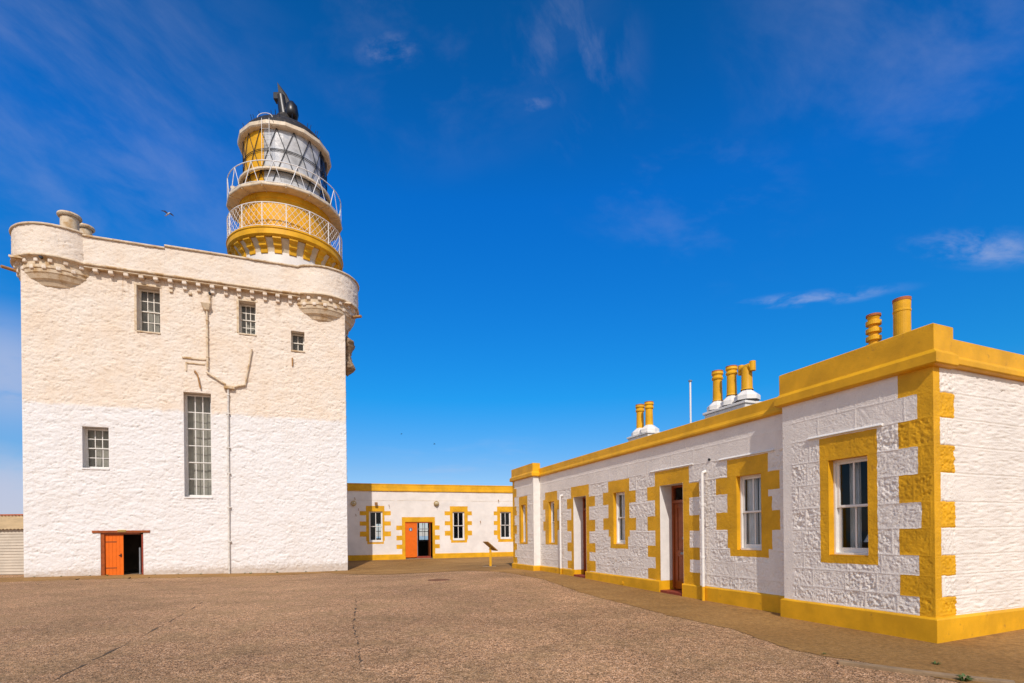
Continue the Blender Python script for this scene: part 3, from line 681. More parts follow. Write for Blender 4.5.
# ladders
def ladder(nm,ang,r0,r1,z0,z1,m,w=.19):
    b=MB();t=(-math.sin(ang),math.cos(ang));c0=pol(r0,ang,z0);c1=pol(r1,ang,z1)
    for s_ in(-1,1): b.cyl((c0[0]+t[0]*w*s_,c0[1]+t[1]*w*s_,z0),(c1[0]+t[0]*w*s_,c1[1]+t[1]*w*s_,z1),.013,6)
    k_=int((z1-z0)/.28)
    for i in range(1,k_+1):
        f=i/(k_+1);p=[c0[j]+(c1[j]-c0[j])*f for j in range(3)];b.cyl((p[0]-t[0]*w,p[1]-t[1]*w,p[2]),(p[0]+t[0]*w,p[1]+t[1]*w,p[2]),.008,5)
    return b,t,c1
b,t,c1=ladder('',R_(-109),2.42,2.42,L(17.25),L(19.5),None);b.build('lower_ladder','yellow_flat',lh)
b,t,c1=ladder('',R_(-90),2.47,2.45,L(20.6),L(23.0),None)
prev=None
for i in range(13):
    a=math.pi*i/12;p=(c1[0]-t[0]*.38*math.cos(a)*-1,c1[1]-t[1]*.38*math.cos(a)*-1-.05+.3*math.sin(a)*0,c1[2]+.0+.22*math.sin(a))
    if prev: b.cyl(prev,p,.015,6)
    prev=p
b.build('upper_ladder','rail_white',lh)
# round brass-cased opening low at the left of the lantern
MB().cyl((-2.35,-1.1,L(19.5)),(-2.35,-1.1,L(20.35)),.17,14).build('ventilation_cowl','cream_metal',lh,.02)

# ================================================================== FRONT COTTAGE ROW
angB=math.atan2(530,-200);rz=angB-math.pi
row=thing('cottage','long low white stone cottage with yellow cornice, plinth and quoins, nearest at the right','cottage',(5.9128,7.3854,0),rz)
yB,yR=.05,.33
K=Vector((-.05,.05));dC=Vector((-.0416,.99913));angC=math.atan2(530,1245)
MC=Matrix.Translation((K.x,K.y,0))@Matrix.Rotation(angC-rz,4,'Z')
ch=.3535
def rect_teeth(o,outer,tl,tr,zs_l,zs_r):
    r=[outer]
    for a,b in zs_l: r.append((tl,outer[0],a,b))
    for a,b in zs_r: r.append((outer[1],tr,a,b))
    return r
hs1=mk_stone(11);hs2=mk_stone(23,.9);hs3=mk_stone(37,1.1,1.1,2.4,smoothp=.1,top=3.9,joint=False,big=.25)
def teethz(zs): return zs
# --- near block front
oB=(-1.68,-1.0,1.19,2.79)
q_left=[];ZQ=list(ZC[3:14])
for k_ in range(10):
    z=ZQ[k_];q_left.append((-.53 if k_%2 else (-.22 if k_==4 else -.26),K.x,z if k_ else .3,ZQ[k_+1]+(.1 if k_==9 else 0)))
def fac(regs,k0,edge=None):
    def f(X,Z):
        m=np.ones(X.shape)
        for rg in regs:
            for o in rg: m[(X>=o[0]-.001)&(X<=o[1]+.001)&(Z>=o[2]-.001)&(Z<=o[3]+.001)]=k0
        if edge: m=m*(.15+.85*sst(edge[0],edge[0]+.04,X))*(.15+.85*sst(-edge[1],-edge[1]+.04,-X))
        return m
    return f
sB=[(-1.84,-.85,1.06,3.18)]
G=wall_grid(-2.6,K.x,.3,3.95,[oB],.013,hs1,yB,[sB,q_left],fnreg=lambda X,Z:fac([sB],.3,(-2.42,-.06))(X,Z)*fac([q_left],.6)(X,Z),fade=(1,1))
G[0].build('front_wall','row_white',row)
reveal(G[1],oB,yB-.003,yB+.22);G[1].build('window_surround','yellow',row);G[2].build('quoin','yellow',row)
MB().sweep([(-2.05,yB),(-.75,yB)],[(-.01,3.19),(.045,3.205),(.04,3.225),(-.01,3.25)]).build('drip_mould','trim_white',row,.004)
sash(row,-1.68,-1.0,1.19,2.79,yB+.14,2,1,1,mid=1.99,fw=.055,bar=.028)
MB().box(-1.68,-1.0,yB+.02,yB+.12,1.19,1.205).build('window_sill','yellow_flat',row)
curtain(row,-1.62,-1.42,1.25,2.75,yB+.42,'curtain_white',3);
# block return (hidden side towards the recess)
MB().quad((-2.6,1.2,.3),(-2.6,yB+.0,.3),(-2.6,yB+.0,3.95),(-2.6,1.2,3.95)).build('return_wall','row_white',row)
# --- end wall
q_r=[]
for k_ in range(10):
    q_r.append((0,.155 if k_%2 else .50,ZQ[k_] if k_ else .3,ZQ[k_+1]+(.2 if k_==9 else 0)))
G=wall_grid(0,6.5,.3,4.05,[],lambda x:.014 if x<2.5 else .06,hs3,0,[q_r],M=MC,fnreg=lambda X,Z:.3+.7*sst(.15,.2,X),fade=(1,1))
G[0].build('end_wall','row_white',row);G[1].build('quoin','yellow',row)
# --- main recessed front
oW2=(-4.05,-3.39,1.22,2.78);oD2=(-6.70,-5.79,.02,2.82);oW3=(-8.98,-8.35,1.28,2.81);oD3=(-11.57,-10.67,.1,2.86);oW4=(-13.62,-13.12,1.27,2.83)
def pairs(*z): return [(z[i],z[i+1]) for i in range(0,len(z),2)]
sW2=[(-4.32,-3.21,2.30,3.16),(-4.32,-3.12,1.25,2.30),(-4.25,-3.21,1.08,1.25),(-4.66,-4.32,2.43,2.79),(-4.66,-4.32,1.65,2.03),(-3.21,-2.93,2.43,2.79),(-3.12,-2.93,1.63,2.02)]
sD2=[(-6.92,-5.56,.3,3.19)]+[(-7.26,-6.92,a,b) for a,b in pairs(2.46,2.83,1.66,2.04,.96,1.26,.37,.66)]+[(-5.56,-5.21,a,b) for a,b in pairs(2.43,2.78,1.64,2.01,.95,1.24,.36,.65)]
sW3=[(-9.27,-8.12,1.5,3.17),(-9.17,-8.21,1.15,1.5)]+[(-9.58,-9.27,a,b) for a,b in pairs(2.48,2.85,1.71,2.07)]+[(-8.12,-7.80,a,b) for a,b in pairs(2.47,2.80,1.68,2.03)]
sD3=[(-11.75,-10.47,.3,3.22)]+[(-12.07,-11.75,a,b) for a,b in pairs(2.48,2.83,1.69,2.08,.98,1.3,.38,.66)]+[(-10.47,-10.08,a,b) for a,b in pairs(2.48,2.81,1.67,2.04,1.0,1.29,.38,.72)]
sW4=[(-13.95,-12.86,1.2,3.2)]+[(-14.14,-13.95,a,b) for a,b in pairs(2.55,2.93,1.73,2.09)]+[(-12.86,-12.55,a,b) for a,b in pairs(2.50,2.85,1.75,2.09)]
regs=[sW2,sD2,sW3,sD3,sW4];ops=[oW2,oD2,oW3,oD3,oW4]
G=wall_grid(-14.45,-2.6,.3,3.95,ops,lambda x:.018 if x>-5.5 else(.022 if x>-9 else .035),hs2,yR,regs,fnreg=fac(regs,.22),fade=(1,0))
G[0].build('front_wall','row_white',row)
for i,o in enumerate(ops):
    if i in(1,3):
        G[i+1].build('door_surround','yellow',row)
        rv=MB();reveal(rv,(o[0],o[1],.36,o[3]),yR-.003,yR+.45,'lrt');rv.build('door_jamb','trim_white',row)
        for sd in 'lr':
            rv=MB();reveal(rv,(o[0],o[1],-.3,.359),.275,yR+.45,sd);rv.build('plinth_return','yellow_flat',row)
    else:
        reveal(G[i+1],o,yR-.003,yR+.20);G[i+1].build('window_surround','yellow',row)
        sash(row,o[0],o[1],o[2],o[3],yR+.12,2,1,1,fw=.05,bar=.026)
MB().sweep([(-4.55,yR),(-3.05,yR)],[(-.01,3.17),(.04,3.185),(.035,3.20),(-.01,3.23)]).build('drip_mould','trim_white',row,.004)
MB().sweep([(-7.1,yR),(-5.4,yR)],[(-.01,3.20),(.03,3.21),(.03,3.225),(-.01,3.25)]).build('drip_mould','trim_white',row,.004)
curtain(row,-4.02,-3.73,1.25,2.75,yR+.255,waves=3);curtain(row,-3.70,-3.40,1.25,2.75,yR+.255,waves=3)
curtain(row,-8.95,-8.38,1.3,2.78,yR+.255,waves=5);curtain(row,-13.6,-13.15,1.3,2.8,yR+.255,waves=5)
# doors with transom lights
for (o,zt) in ((oD2,2.36),(oD3,2.40)):
    y=yR+.38;x0,x1=o[0],o[1];z0=o[2]+.12
    f=MB().box(x0,x0+.07,y-.02,y+.08,z0,o[3]).box(x1-.07,x1,y-.02,y+.08,z0,o[3]).box(x0+.07,x1-.07,y-.02,y+.08,o[3]-.06,o[3]).box(x0+.07,x1-.07,y-.05,y+.08,zt,zt+.08)
    fr=f.build('door_frame','brown_door',row,.006)
    MB().quad((x0+.07,y+.03,zt+.08),(x1-.07,y+.03,zt+.08),(x1-.07,y+.03,o[3]-.06),(x0+.07,y+.03,o[3]-.06)).build('transom_pane','glass',fr)
    d=MB().box(x0+.07,x1-.07,y+.03,y+.065,z0,zt)
    cx=(x0+x1)/2
    for xa,xb in((x0+.07,x0+.19),(cx-.05,cx+.05),(x1-.19,x1-.07)): d.box(xa,xb,y+.01,y+.03,z0,zt)
    for xa,xb in((x0+.19,cx-.05),(cx+.05,x1-.19)):
        for za,zb in((z0,z0+.22),(z0+.85,z0+1.0),(zt-.12,zt)): d.box(xa,xb,y+.011,y+.03,za,zb)
    dd=d.build('door','brown_door',row,.005)
    MB().box(cx-.14,cx+.14,y-.002,y+.01,z0+.90,z0+.955).build('letter_plate','grey_metal',dd,.003)
    MB().cyl((cx,y+.01,z0+1.32),(cx,y-.03,z0+1.32),.035,12).build('door_knob','grey_metal',dd)
    MB().box(x0,x1,.30,y+.1,-.2,o[2]+.10).build('door_step','red_step',row,.012)
# --- far block
xF0,xF1=-16.75,-14.45
oF=(-15.78,-15.28,1.27,2.82);sF=[(-16.0,-15.08,1.2,3.17)]
qF=[(-16.75,-16.52 if k_%2 else -16.28,ZQ[k_],ZQ[k_+1]+(.1 if k_==9 else 0)) for k_ in range(10)]
G=wall_grid(xF0,xF1,.3,3.95,[oF],.03,hs1,yB,[sF,qF],fnreg=fac([sF],.22),fade=(1,1))
G[0].build('front_wall','row_white',row);reveal(G[1],oF,yB-.003,yB+.2);G[1].build('window_surround','yellow',row);G[2].build('quoin','yellow',row)
sash(row,oF[0],oF[1],oF[2],oF[3],yB+.12,2,1,1,fw=.05);curtain(row,-15.75,-15.3,1.3,2.8,yB+.3,waves=4)
wall_grid(0,.34,.3,3.95,[],.04,h_harl,0,M=Matrix.Translation((xF1,yB,0))@Matrix.Rotation(math.pi/2,4,'Z'),fade=(0,0))[0].build('return_wall','trim_white',row)
MB().quad((xF0,6.5,-.2),(xF0,yB,-.2),(xF0,yB,4.0),(xF0,6.5,4.0)).build('end_wall','row_white',row)
e6=K+dC*6.5
MB().quad((xF0,6.5,-.2),(xF0,6.5,4.0),(e6.x,6.5,4.0),(e6.x,6.5,-.2)).build('rear_wall','row_white',row)
MB().quad((xF0,yR+.05,3.91),(-.1,yR+.05,3.91),(e6.x,6.5,3.91),(xF0,6.5,3.91)).quad((-2.55,yB+.02,3.912),(-.1,yB+.02,3.912),(-.1,.45,3.912),(-2.55,.45,3.912)).quad((xF0,yB+.02,3.912),(xF1-.05,yB+.02,3.912),(xF1-.05,.45,3.912),(xF0,.45,3.912)).box(xF0+.1,-.4,2.9,3.0,-.1,3.9).build('roof','roof_grey',row)
MB().quad((xF0,yR+.3,.02),(-.2,yR+.3,.02),(-.3,6.5,.02),(xF0,6.5,.02)).build('floor','room',row)
# plinths
pp=[(-.05,-.3),(.0,-.3),(.0,.335),(-.02,.352),(-.055,.365)]
def plinth(path): MB().sweep(path,pp).build('plinth','yellow_flat',row,.006)
C6=K+dC*6.5
plinth([(-2.65,.40),(-2.65,0),(0,0),(C6.x+.05,C6.y)])
for a,b in((-5.79,-2.65),(-10.67,-6.70),(-14.40,-11.57)): plinth([(a,.28),(b,.28)])
plinth([(xF0-.05,6),(xF0-.05,0),(-14.40,0),(-14.40,.34)])
# cornices
def cornice(nm,path,zf0,zf1,zt,o1=.10,o2=.035):
    return MB().sweep(path,[(-.3,zf0),(.03,zf0),(o1-.02,zf0+.012),(o1,zf0+.03),(o1,zf1-.015),(o1-.015,zf1),(o2,zf1+.05),(o2,zt-.015),(o2-.02,zt),(-.3,zt+.01)]).build(nm,'yellow_flat',row,.004)
cornice('cornice',[(-14.45,.33),(-2.6,.33)],3.865,3.955,4.20,.085,.05)
c1_=K+dC*.42;c2_=K+dC*6.5
cornice('cornice',[(-2.6,1.2),(-2.6,yB),(K.x,K.y),(c1_.x,c1_.y)],3.90,4.08,4.50)
cornice('cornice',[(c1_.x,c1_.y),(c2_.x,c2_.y)],3.92,4.035,4.335,.10,.035)
cornice('cornice',[(xF0,6.4),(xF0,yB),(xF1,yB),(xF1,.34)],3.88,4.04,4.42)
# chimneys on the roof behind
def pot(par,x,y,z0,z1,r,style='ring'):
    if style=='ring':
        h=z1-z0;p=[(r*1.12,z0),(r*1.0,z0+.05),(r*.92,z0+h*.70),(r*1.12,z0+h*.73),(r*1.18,z0+h*.78),(r*1.0,z0+h*.82),(r*1.0,z0+h*.86),(r*1.2,z0+h*.90),(r*1.15,z1),(r*.85,z1),(r*.8,z0+h*.5)]
        o=MB().lathe(p,24,(x,y),smooth=False).build('chimney_pot','yellow_flat',par)
        MB().lathe([(r*1.16,z1-.03),(r*1.17,z1+.012),(r*.84,z1+.012),(r*.84,z1-.04)],24,(x,y)).build('pot_rim','clay',par)
    elif style=='louvre':
        p=[(r*1.0,z0),(r*.85,z0+.12)];h=(z1-z0-.18)/5;z=z0+.12
        for k_ in range(5): p+=[(r*.75,z+.01),(r*1.15,z+.02),(r*1.15,z+h*.62),(r*.75,z+h*.7)];z+=h
        p+=[(r*.9,z),(r*1.05,z1),(r*.8,z1),(r*.8,z1-.2)]
        MB().lathe(p,24,(x,y)).build('chimney_pot','yellow_flat',par)
        MB().lathe([(r*1.1,z1-.03),(r*1.1,z1+.01),(r*.8,z1+.01)],24,(x,y)).build('pot_rim','clay',par)
    elif style=='plain':
        h=z1-z0
        MB().lathe([(r,z0),(r*.98,z0+h*.76),(r*1.04,z0+h*.77),(r*1.04,z0+h*.80),(r*.98,z0+h*.81),(r*1.02,z1),(r*.8,z1),(r*.8,z1-.3)],28,(x,y)).build('chimney_pot','yellow_flat',par)
        MB().lathe([(r*1.05,z1-.04),(r*1.06,z1+.012),(r*.8,z1+.012)],28,(x,y)).build('pot_rim','clay',par)
    elif style=='tee':
        h=z1-z0;zc=z1-.14
        b=MB().lathe([(r*1.05,z0),(r*.9,z0+.05),(r*.85,zc)],20,(x,y),smooth=True).cyl((x-.19,y,zc+.0),(x+.19,y,zc-.0),r*.62,16)
        for s_ in(-1,1): b.cyl((x+s_*.20,y,zc-.13),(x+s_*.20,y,zc+.12),r*.50,16)
        b.build('chimney_pot','yellow_flat',par)
def stack(x0,x1,y,zs,pots,pyr,zb):
    c=MB().box(x0,x1,y-.28,y+.28,3.85,zs).box(x0-.04,x1+.04,y-.32,y+.32,zs,zs+.07).build('chimney','trim_white',row,.012)
    for (px_,pw,za) in pyr:
        MB().lathe([(pw,za),(pw,za+.12),(pw*.45,za+.27),(.1,za+.30)],8,(px_,y)).build('chimney_shoulder','trim_white',c,.01)
    for p_ in pots: pot(c,*p_)
Y=2.83
stack(-7.58,-6.03,Y,4.99,[(-7.35,Y,5.36,6.22,.135),(-6.80,Y,5.39,6.19,.135),(-6.25,Y,5.40,6.14,.16,'tee')],[(-7.35,.30,5.09),(-6.80,.30,5.10),(-6.25,.33,5.11)],0)
stack(-11.55,-10.35,Y,4.98,[(-11.2,Y,5.28,6.15,.135),(-10.66,Y,5.30,6.12,.135)],[(-11.2,.32,5.05),(-10.66,.34,5.05)],0)
c=MB().box(-2.4,-1.35,1.58,2.08,3.85,4.75).build('chimney','trim_white',row,.012)
pot(c,-2.12,1.83,4.75,5.66,.112,'louvre');pot(c,-1.605,1.83,4.75,5.74,.135,'plain')
# down pipes, yellow where they cross the plinth
for (x,z0,r_) in((-4.99,-.02,.035),(-12.42,.1,.035)):
    d=MB().cyl((x,.23,.36),(x,.23,2.97),r_,12).cyl((x,.33,3.0),(x,.23,2.96),r_,12)
    for z in (1.0,2.2): d.cyl((x,.23,z),(x,.23,z+.05),r_*1.25,12)
    dp=d.build('drain_pipe','trim_white',row);MB().cyl((x,.232,z0),(x,.232,.36),r_*1.05,12).build('pipe_foot','yellow_flat',dp)
MB().cyl((-4.85,.34,3.25),(-4.85,.30,3.25),.03,10).build('vent_hole','black_iron',row)
MB().cyl((-8.45,.285,.16),(-8.45,.262,.16),.05,10).build('pipe_stub','yellow_flat',row)
# mast on the roof
def rowW(x,y,z): return Matrix.Translation((5.9128,7.3854,0))@Matrix.Rotation(rz,4,'Z')@Vector((x,y,z))
p=rowW(-8.52,Y,3.93)
mast=thing('roof_mast','thin white pole standing on the roof of the long cottage','mast',p)
MB().cyl((0,0,0),(0,0,2.32),.028,10).build('pole','rail_white',mast);MB().lathe([(.05,2.32),(.06,2.36),(.01,2.38)],12).build('pole_cap','grey_metal',mast)
# lamp on the sill inside the near window
p=rowW(-1.24,yB+.55,1.05)
lamp=thing('table_lamp','small table lamp with pale shade inside the large nearest cottage window','lamp',p)
MB().lathe([(.10,0),(.10,.02),(.03,.05),(.06,.16),(.07,.25),(.02,.34),(.015,.42)],20,smooth=True).build('lamp_base','red_step',lamp)
MB().lathe([(.19,.36),(.17,.40),(.09,.58),(.085,.58),(.18,.37)],24,smooth=True).build('lamp_shade','curtain_white',lamp)

# ================================================================== BACK COTTAGE
angD=math.atan2(530,1688)
cot=thing('cottage','low white harled cottage with orange door standing between the castle and the long cottage','cottage',(-.017,36,0),angD)
ops=[(-9.36,-8.53,1.22,3.15),(-7.13,-5.38,.1,2.48),(-4.05,-3.26,1.26,3.14),(-.80,-.05,1.30,3.14)]
def wreg(x0,x1,tl,tr,z0=1.1,z1=3.5):
    r=[(x0,x1,1.3,z1),(x0+.06,x1-.06,z0,1.3)]
    for a,b in((2.9,3.17),(2.25,2.52),(1.57,1.89)): r+=[(tl,x0,a,b),(x1,tr,a,b)]
    return r
regs=[wreg(-9.54,-8.41,-9.92,-8.02),[(-7.34,-5.22,.3,2.79)]+[(a,b,c,d) for c,d in((1.96,2.25),(1.31,1.61),(.76,1.03)) for a,b in((-7.69,-7.34),(-5.22,-4.92))],wreg(-4.23,-3.04,-4.58,-2.76),wreg(-1.02,.2,-1.26,.5)]
G=wall_grid(-15,4,.3,4.5,ops,.05,h_harl,0,regs,fade=(1,1))
G[0].build('front_wall','cottage_white',cot)
for i,o in enumerate(ops):
    reveal(G[i+1],o,-.003,.2,'lrt' if i==1 else 'lrtb');G[i+1].build('door_surround' if i==1 else 'window_surround','yellow',cot)
    if i!=1:
        sash(cot,o[0],o[1],o[2],o[3],.10,2,1,1,fw=.06,bar=.04);MB().box(o[0],o[1],-.02,.09,o[2],o[2]+.10).build('window_sill','trim_white',cot)
for a,b in((-15,-7.34),(-5.22,4)):
    MB().sweep([(a,-.05),(b,-.05)],[(-.05,-.3),(0,-.3),(0,.40),(-.02,.42),(-.06,.43)]).build('plinth','yellow_flat',cot,.006)
MB().box(-7.34,-7.13,-.05,.0,-.2,.3).box(-5.38,-5.22,-.05,0,-.2,.3).build('plinth','yellow_flat',cot)
MB().sweep([(-15,5.3),(-15,0),(4,0),(4,5.3)],[(-.3,4.42),(.05,4.42),(.07,4.44),(.07,4.55),(.05,4.57),(.05,4.82),(.03,4.84),(.06,4.845),(.06,4.90),(-.3,4.92)]).build('cornice','yellow_flat',cot,.004)
roomo=[(-5.65,-4.65,1.15,2.6),(-8.8,-8.2,1.3,2.55)]
G=wall_grid(-15,4,-.2,4.5,[(-o[1],-o[0],o[2],o[3]) for o in roomo],.6,lambda X,Z:X*0,0,M=Matrix.Translation((0,5.3,0))@Matrix.Rotation(math.pi,4,'Z')@Matrix.Translation((0,0,0)),fade=(0,0)) if False else None
rb=MB()
xs_=[-15,-8.8,-8.2,-5.65,-4.65,4]
for a,b in zip(xs_[:-1],xs_[1:]):
    o=[q_ for q_ in roomo if abs(q_[0]-a)<.01]
    if o: rb.box(a,b,5.1,5.3,-.2,o[0][2]).box(a,b,5.1,5.3,o[0][3],4.5)
    else: rb.box(a,b,5.1,5.3,-.2,4.5)
rb.box(-15,-14.8,0.1,5.1,-.2,4.5).box(3.8,4,0.1,5.1,-.2,4.5).build('rear_wall','room',cot)
for o in roomo: sash(cot,o[0],o[1],o[2],o[3],5.15,2,1,1,'grey_metal',fw=.06,bar=.04)
MB().box(-15,4,.02,5.2,4.4,4.5).build('roof','roof_grey',cot);MB().box(-14.9,3.9,.25,5.1,0,.12).build('floor','room',cot)
MB().box(-7.6,-7.5,.25,5.1,.12,4.4).box(-2.2,-2.1,.25,5.1,.12,4.4).build('partition','room',cot)
dl=MB()
for i in range(7): dl.box(-7.10+i*.105,-7.10+i*.105+.102,.08,.125,.20,2.42)
dl.box(-7.13,-7.10,.05,.15,.1,2.48).box(-7.10,-5.38,.05,.15,2.42,2.48);dr=dl.build('door','orange',cot,.003)
MB().cyl((-6.78,.075,2.0),(-6.78,.06,2.0),.11,20).build('door_plaque','signblue',dr)
MB().cyl((-6.78,.059,2.03),(-6.78,.055,2.03),.03,12).box(-6.82,-6.74,.054,.06,1.93,1.99).build('plaque_emblem','trim_white',dr)
MB().box(-5.55,-5.50,.12,.9,.2,2.42).build('door','orange_dark',cot,.004)
MB().box(-6.36,-6.33,.08,.12,.2,2.42).box(-6.36,-5.6,.20,.24,2.0,2.05).box(-6.0,-5.96,.2,.24,1.5,2.4).build('inner_frame','grey_metal',cot)
MB().box(-7.13,-5.38,-.14,.25,-.2,.14).build('door_step','concrete_kerb',cot,.01);MB().box(-6.4,-5.5,.0,.25,.14,.27).build('door_mat','red_step',cot)
MB().box(-14.9,-7.8,-.008,.01,3.845,3.86).box(-7.6,3,-.008,.01,3.845,3.86).build('wire','cream_metal',cot)
for x,z in((-8.13,3.55),(-9.99,3.30),(-10.15,2.95),(-10.2,3.98),(-.93,3.92),(-2.2,2.5)):
    MB().cyl((x,0,z),(x,-.10,z+.02),.018,6).cyl((x,-.10,z+.02),(x+.02,-.1,z-.12),.018,6).build('wall_hook','rust',cot)
MB().box(-.45,-.42,-.02,0,2.3,2.8).build('wall_cable','grey_metal',cot)
Mcot=Matrix.Translation((-.017,36,0))@Matrix.Rotation(angD,4,'Z')
def wlamp(x,z,label,r=.17):
    p=Mcot@Vector((x,0,z));t=thing('wall_lamp',label,'lamp',p,angD,'round bulkhead lamps on the cottage wall')
    b=MB().cyl((0,.02,.0),(0,-.09,0),r,20).build('lamp_back','brass',t,.01)
    MB().lathe([(r*.8,0),(r*.76,.07),(r*.5,.13),(.01,.15)],20,smooth=True).xf(Matrix.Rotation(math.pi/2,4,'X')).xf(Matrix.Translation((0,-.09,0))).build('lamp_glass','lampglass',t)
    g_=MB().cyl((-r,-.10,0),(r,-.10,0),.012,6).cyl((0,-.25,-r*.9),(0,-.25,r*.9),.01,6);g_.build('lamp_guard','brass',t)
wlamp(-10.28,3.64,'round brass bulkhead lamp on the shaded wall beside the castle')
wlamp(-5.12,3.66,'round brass bulkhead lamp on the sunlit wall right of the orange cottage door')
p=Mcot@Vector((-8.92,0,3.66));t=thing('floodlight','small rusty floodlight fixed above the leftmost window of the low cottage','lamp',p,angD)
MB().cyl((0,.02,0),(0,-.14,.03),.025,8).build('arm','rust',t);MB().box(-.09,.09,-.24,-.12,-.08,.1).xf(Matrix.Rotation(R_(15),4,'X')).build('lamp_head','rust',t,.02)

# ================================================================== SHED
shed=thing('shed','white clad shed with tan corrugated roof at the left of the castle','shed',(-27,24.0,0),0)
sh=MB();z=-.2
while z<2.1: sh.add([(0,-.02,z),(5.6,-.02,z),(5.6,0.01,z+.13),(0,.01,z+.13),(0,-.02,z),(5.6,-.02,z),(5.6,.02,z),(0,.02,z)],[(0,1,2,3),(7,6,5,4)]);z+=.13
sh.box(0,.05,.02,4,-.2,2.15).box(5.55,5.6,.02,4,-.2,2.15).box(0,5.6,4,4.05,-.2,2.9).box(0,5.6,.02,.05,-.2,2.15)
sh.build('wall','shed_wall',shed)
v=[];nn=140
for i in range(nn+1):
    x=-.15+5.9*i/nn;dz=.022*math.sin(i*math.pi/2*1.0)
    for (y,z) in((-.15,2.10),(1.9,2.78),(4.3,2.1)): v.append((x,y,z+dz))
f=[]
for i in range(nn):
    for j in range(2): a=i*3+j;f.append((a,a+3,a+4,a+1))
MB().add(v,f).build('roof','shed_roof',shed)
MB().box(-.15,5.2,1.8,2.0,2.80,2.87).build('roof_ridge','red_ridge',shed,.01)

# ================================================================== SMALL THINGS
gz=float(g(-1.03,25.3))
sgn=thing('information_board','sloping information board on a yellow post in the yard before the low cottage','sign',(-1.03,25.1,gz),0)
MB().box(-.055,.055,-.055,.055,.02,.95).build('post','yellow_flat',sgn,.008)
MB().box(-.36,.26,-.22,.25,-.03,.035).build('base_slab','concrete_kerb',sgn,.01)
MM=Matrix.Translation((0,0,.98))@Matrix.Rotation(R_(25),4,'Z')@Matrix.Rotation(R_(40),4,'Y')
MB().box(-.33,.33,-.30,.30,-.02,.02).xf(MM).build('panel','sign_back',sgn,.006)
MB().box(-.29,.29,-.26,.26,.021,.026).xf(MM).build('panel_print','panel_print',sgn)
MB().box(-.27,-.02,-.03,-.01,.68,.84).build('notice','trim_white',sgn,.003)
dc=thing('drain_cover','rusty round iron drain cover set in the asphalt yard','drain cover',(-2.52,18.17,float(g(-2.52,18.17))),0)
MB().lathe([(.38,-.03),(.38,.008),(.33,.010),(.33,-.02)],32).build('rim','drain_iron',dc)
b=MB().lathe([(.33,.004),(.01,.004)],32)
for i in range(-4,5):
    w_=math.sqrt(max(.33**2-(i*.07)**2,0));b.box(-w_,w_,i*.07-.015,i*.07+.015,.004,.011)
b.build('cover','drain_iron',dc)
def weed(x,y,s,label,n=26,seed=0):
    rs=random.Random(seed);b=MB();z=float(g(x,y))+.004
    for i in range(n):
        a=rs.uniform(0,6.28);l=s*rs.uniform(.5,1);up=rs.uniform(.3,1.0);w_=s*.10*rs.uniform(.6,1.3)
        d=Vector((math.cos(a),math.sin(a),0));t=Vector((-d.y,d.x,0));o=d*rs.uniform(0,s*.25)
        p=[o-t*w_*.4,o+t*w_*.4,o+d*l*.5+t*w_+Vector((0,0,l*up*.7)),o+d*l*.5-t*w_+Vector((0,0,l*up*.7)),o+d*l+Vector((0,0,l*up*.6))]
        b.add([tuple(q) for q in p],[(0,1,2,3),(3,2,4)])
    o=b.build('weed','leafgreen');o.location=(x,y,z);tag(o,label,'weed','weeds in the paving cracks')
def gp(x,y):
    a=(x-512)/530;b=-(y-534.5)/530;r=rl
    X=a*math.cos(r)+b*math.sin(r);Z=-a*math.sin(r)+b*math.cos(r);t=-1.6/Z;return X*t,t
weed(4.78,5.62,.10,'largest leafy green weed by the broken kerb at the lower right',40,1)
weed(5.02,6.30,.06,'small green weed in the paving in front of the cottage corner',24,2)
weed(6.05,5.95,.07,'green weed at the right edge of the paving beyond the corner',24,3)
for i,(x,y) in enumerate(((4.05,6.9),(-14.2,24.15),(-12.3,24.9),(-17.6,23.0))):
    weed(x,y,.05 if i==0 else .13,['tiny weed at the asphalt edge below the large window','low weed tuft at the foot of the castle wall under the tall window','low weed tuft at the castle foot beside the long drain pipe','low weed tuft at the castle foot by the orange door'][i],14,9+i)
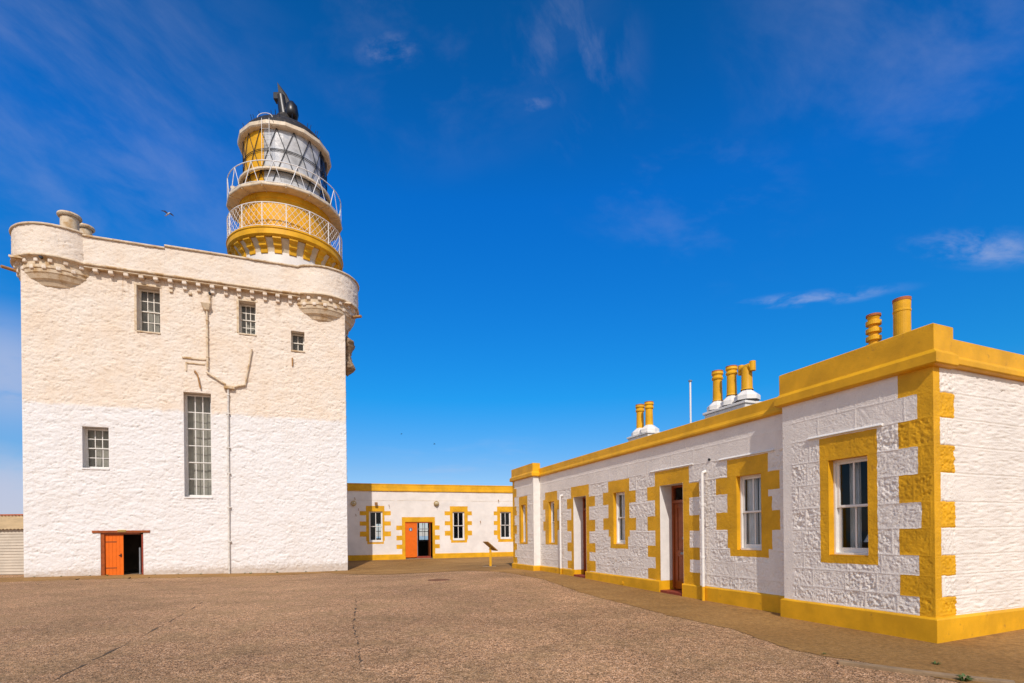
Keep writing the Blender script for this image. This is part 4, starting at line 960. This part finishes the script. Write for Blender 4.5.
ux,uy=math.cos(angA),math.sin(angA);rw=random.Random(4)
for i in range(9):
    u=(.4,1.3,2.3,4.7,5.6,8.3,9.7,11.0,12.4)[i]
    weed(-20.46+ux*u+.08*uy+.05,22.2+uy*u-.16,rw.uniform(.06,.12),'low weed tuft in the row growing along the foot of the white castle wall',16,30+i)
# gulls
def gull(px,py,Yd,span,label,bank,m='gull_white',m2='gull_grey',name='gull'):
    a=(px-512)/530;b=-(py-534.5)/530;X=a*math.cos(rl)+b*math.sin(rl);Z=-a*math.sin(rl)+b*math.cos(rl)
    t=thing(name,label,'bird',(X*Yd,Yd,1.6+Z*Yd),R_(-25),'gulls in flight')
    t.rotation_euler=(R_(bank),R_(-14),R_(-25));s=span/2
    MB().lathe([(.01,-.30),(.035,-.26),(.06,-.16),(.075,-.02),(.06,.12),(.04,.19),(.045,.24),(.03,.28),(.008,.33)],12,smooth=True).xf(Matrix.Rotation(math.pi/2,4,'Y')).build('body',m,t)
    for s_ in(1,-1):
        r=[(0,.07,.02),(0,-.09,.02),(s*.45,.10,.16),(s*.45,-.06,.15),(s*.8,.03,.12),(s*.8,-.07,.11),(s,-.07,.07)]
        v=[(q_[1],q_[0]*s_,q_[2]+dz) for dz in(0,-.014) for q_ in r]
        f=[(0,1,3,2),(2,3,5,4),(4,5,6),(9,10,8,7),(11,12,10,9),(13,12,11)]
        MB().add(v,f,True).build('wing',m2,t)
    MB().add([(-.24,-.03,0),(-.24,.03,0),(-.42,.08,.01),(-.42,-.08,.01),(-.24,-.03,-.01),(-.24,.03,-.01),(-.42,.08,0),(-.42,-.08,0)],[(0,1,2,3),(7,6,5,4)]).build('tail',m,t)
gull(168,214,52,1.35,'pale gull gliding above the castle parapet left of the lighthouse',8)
gull(401.5,434,160,.9,'tiny dark distant bird in the sky, the higher of two right of the castle',15,'bird_dark','bird_dark','distant_bird')
gull(434.5,444,160,.9,'tiny dark distant bird in the sky, the lower of two right of the castle',-20,'bird_dark','bird_dark','distant_bird')
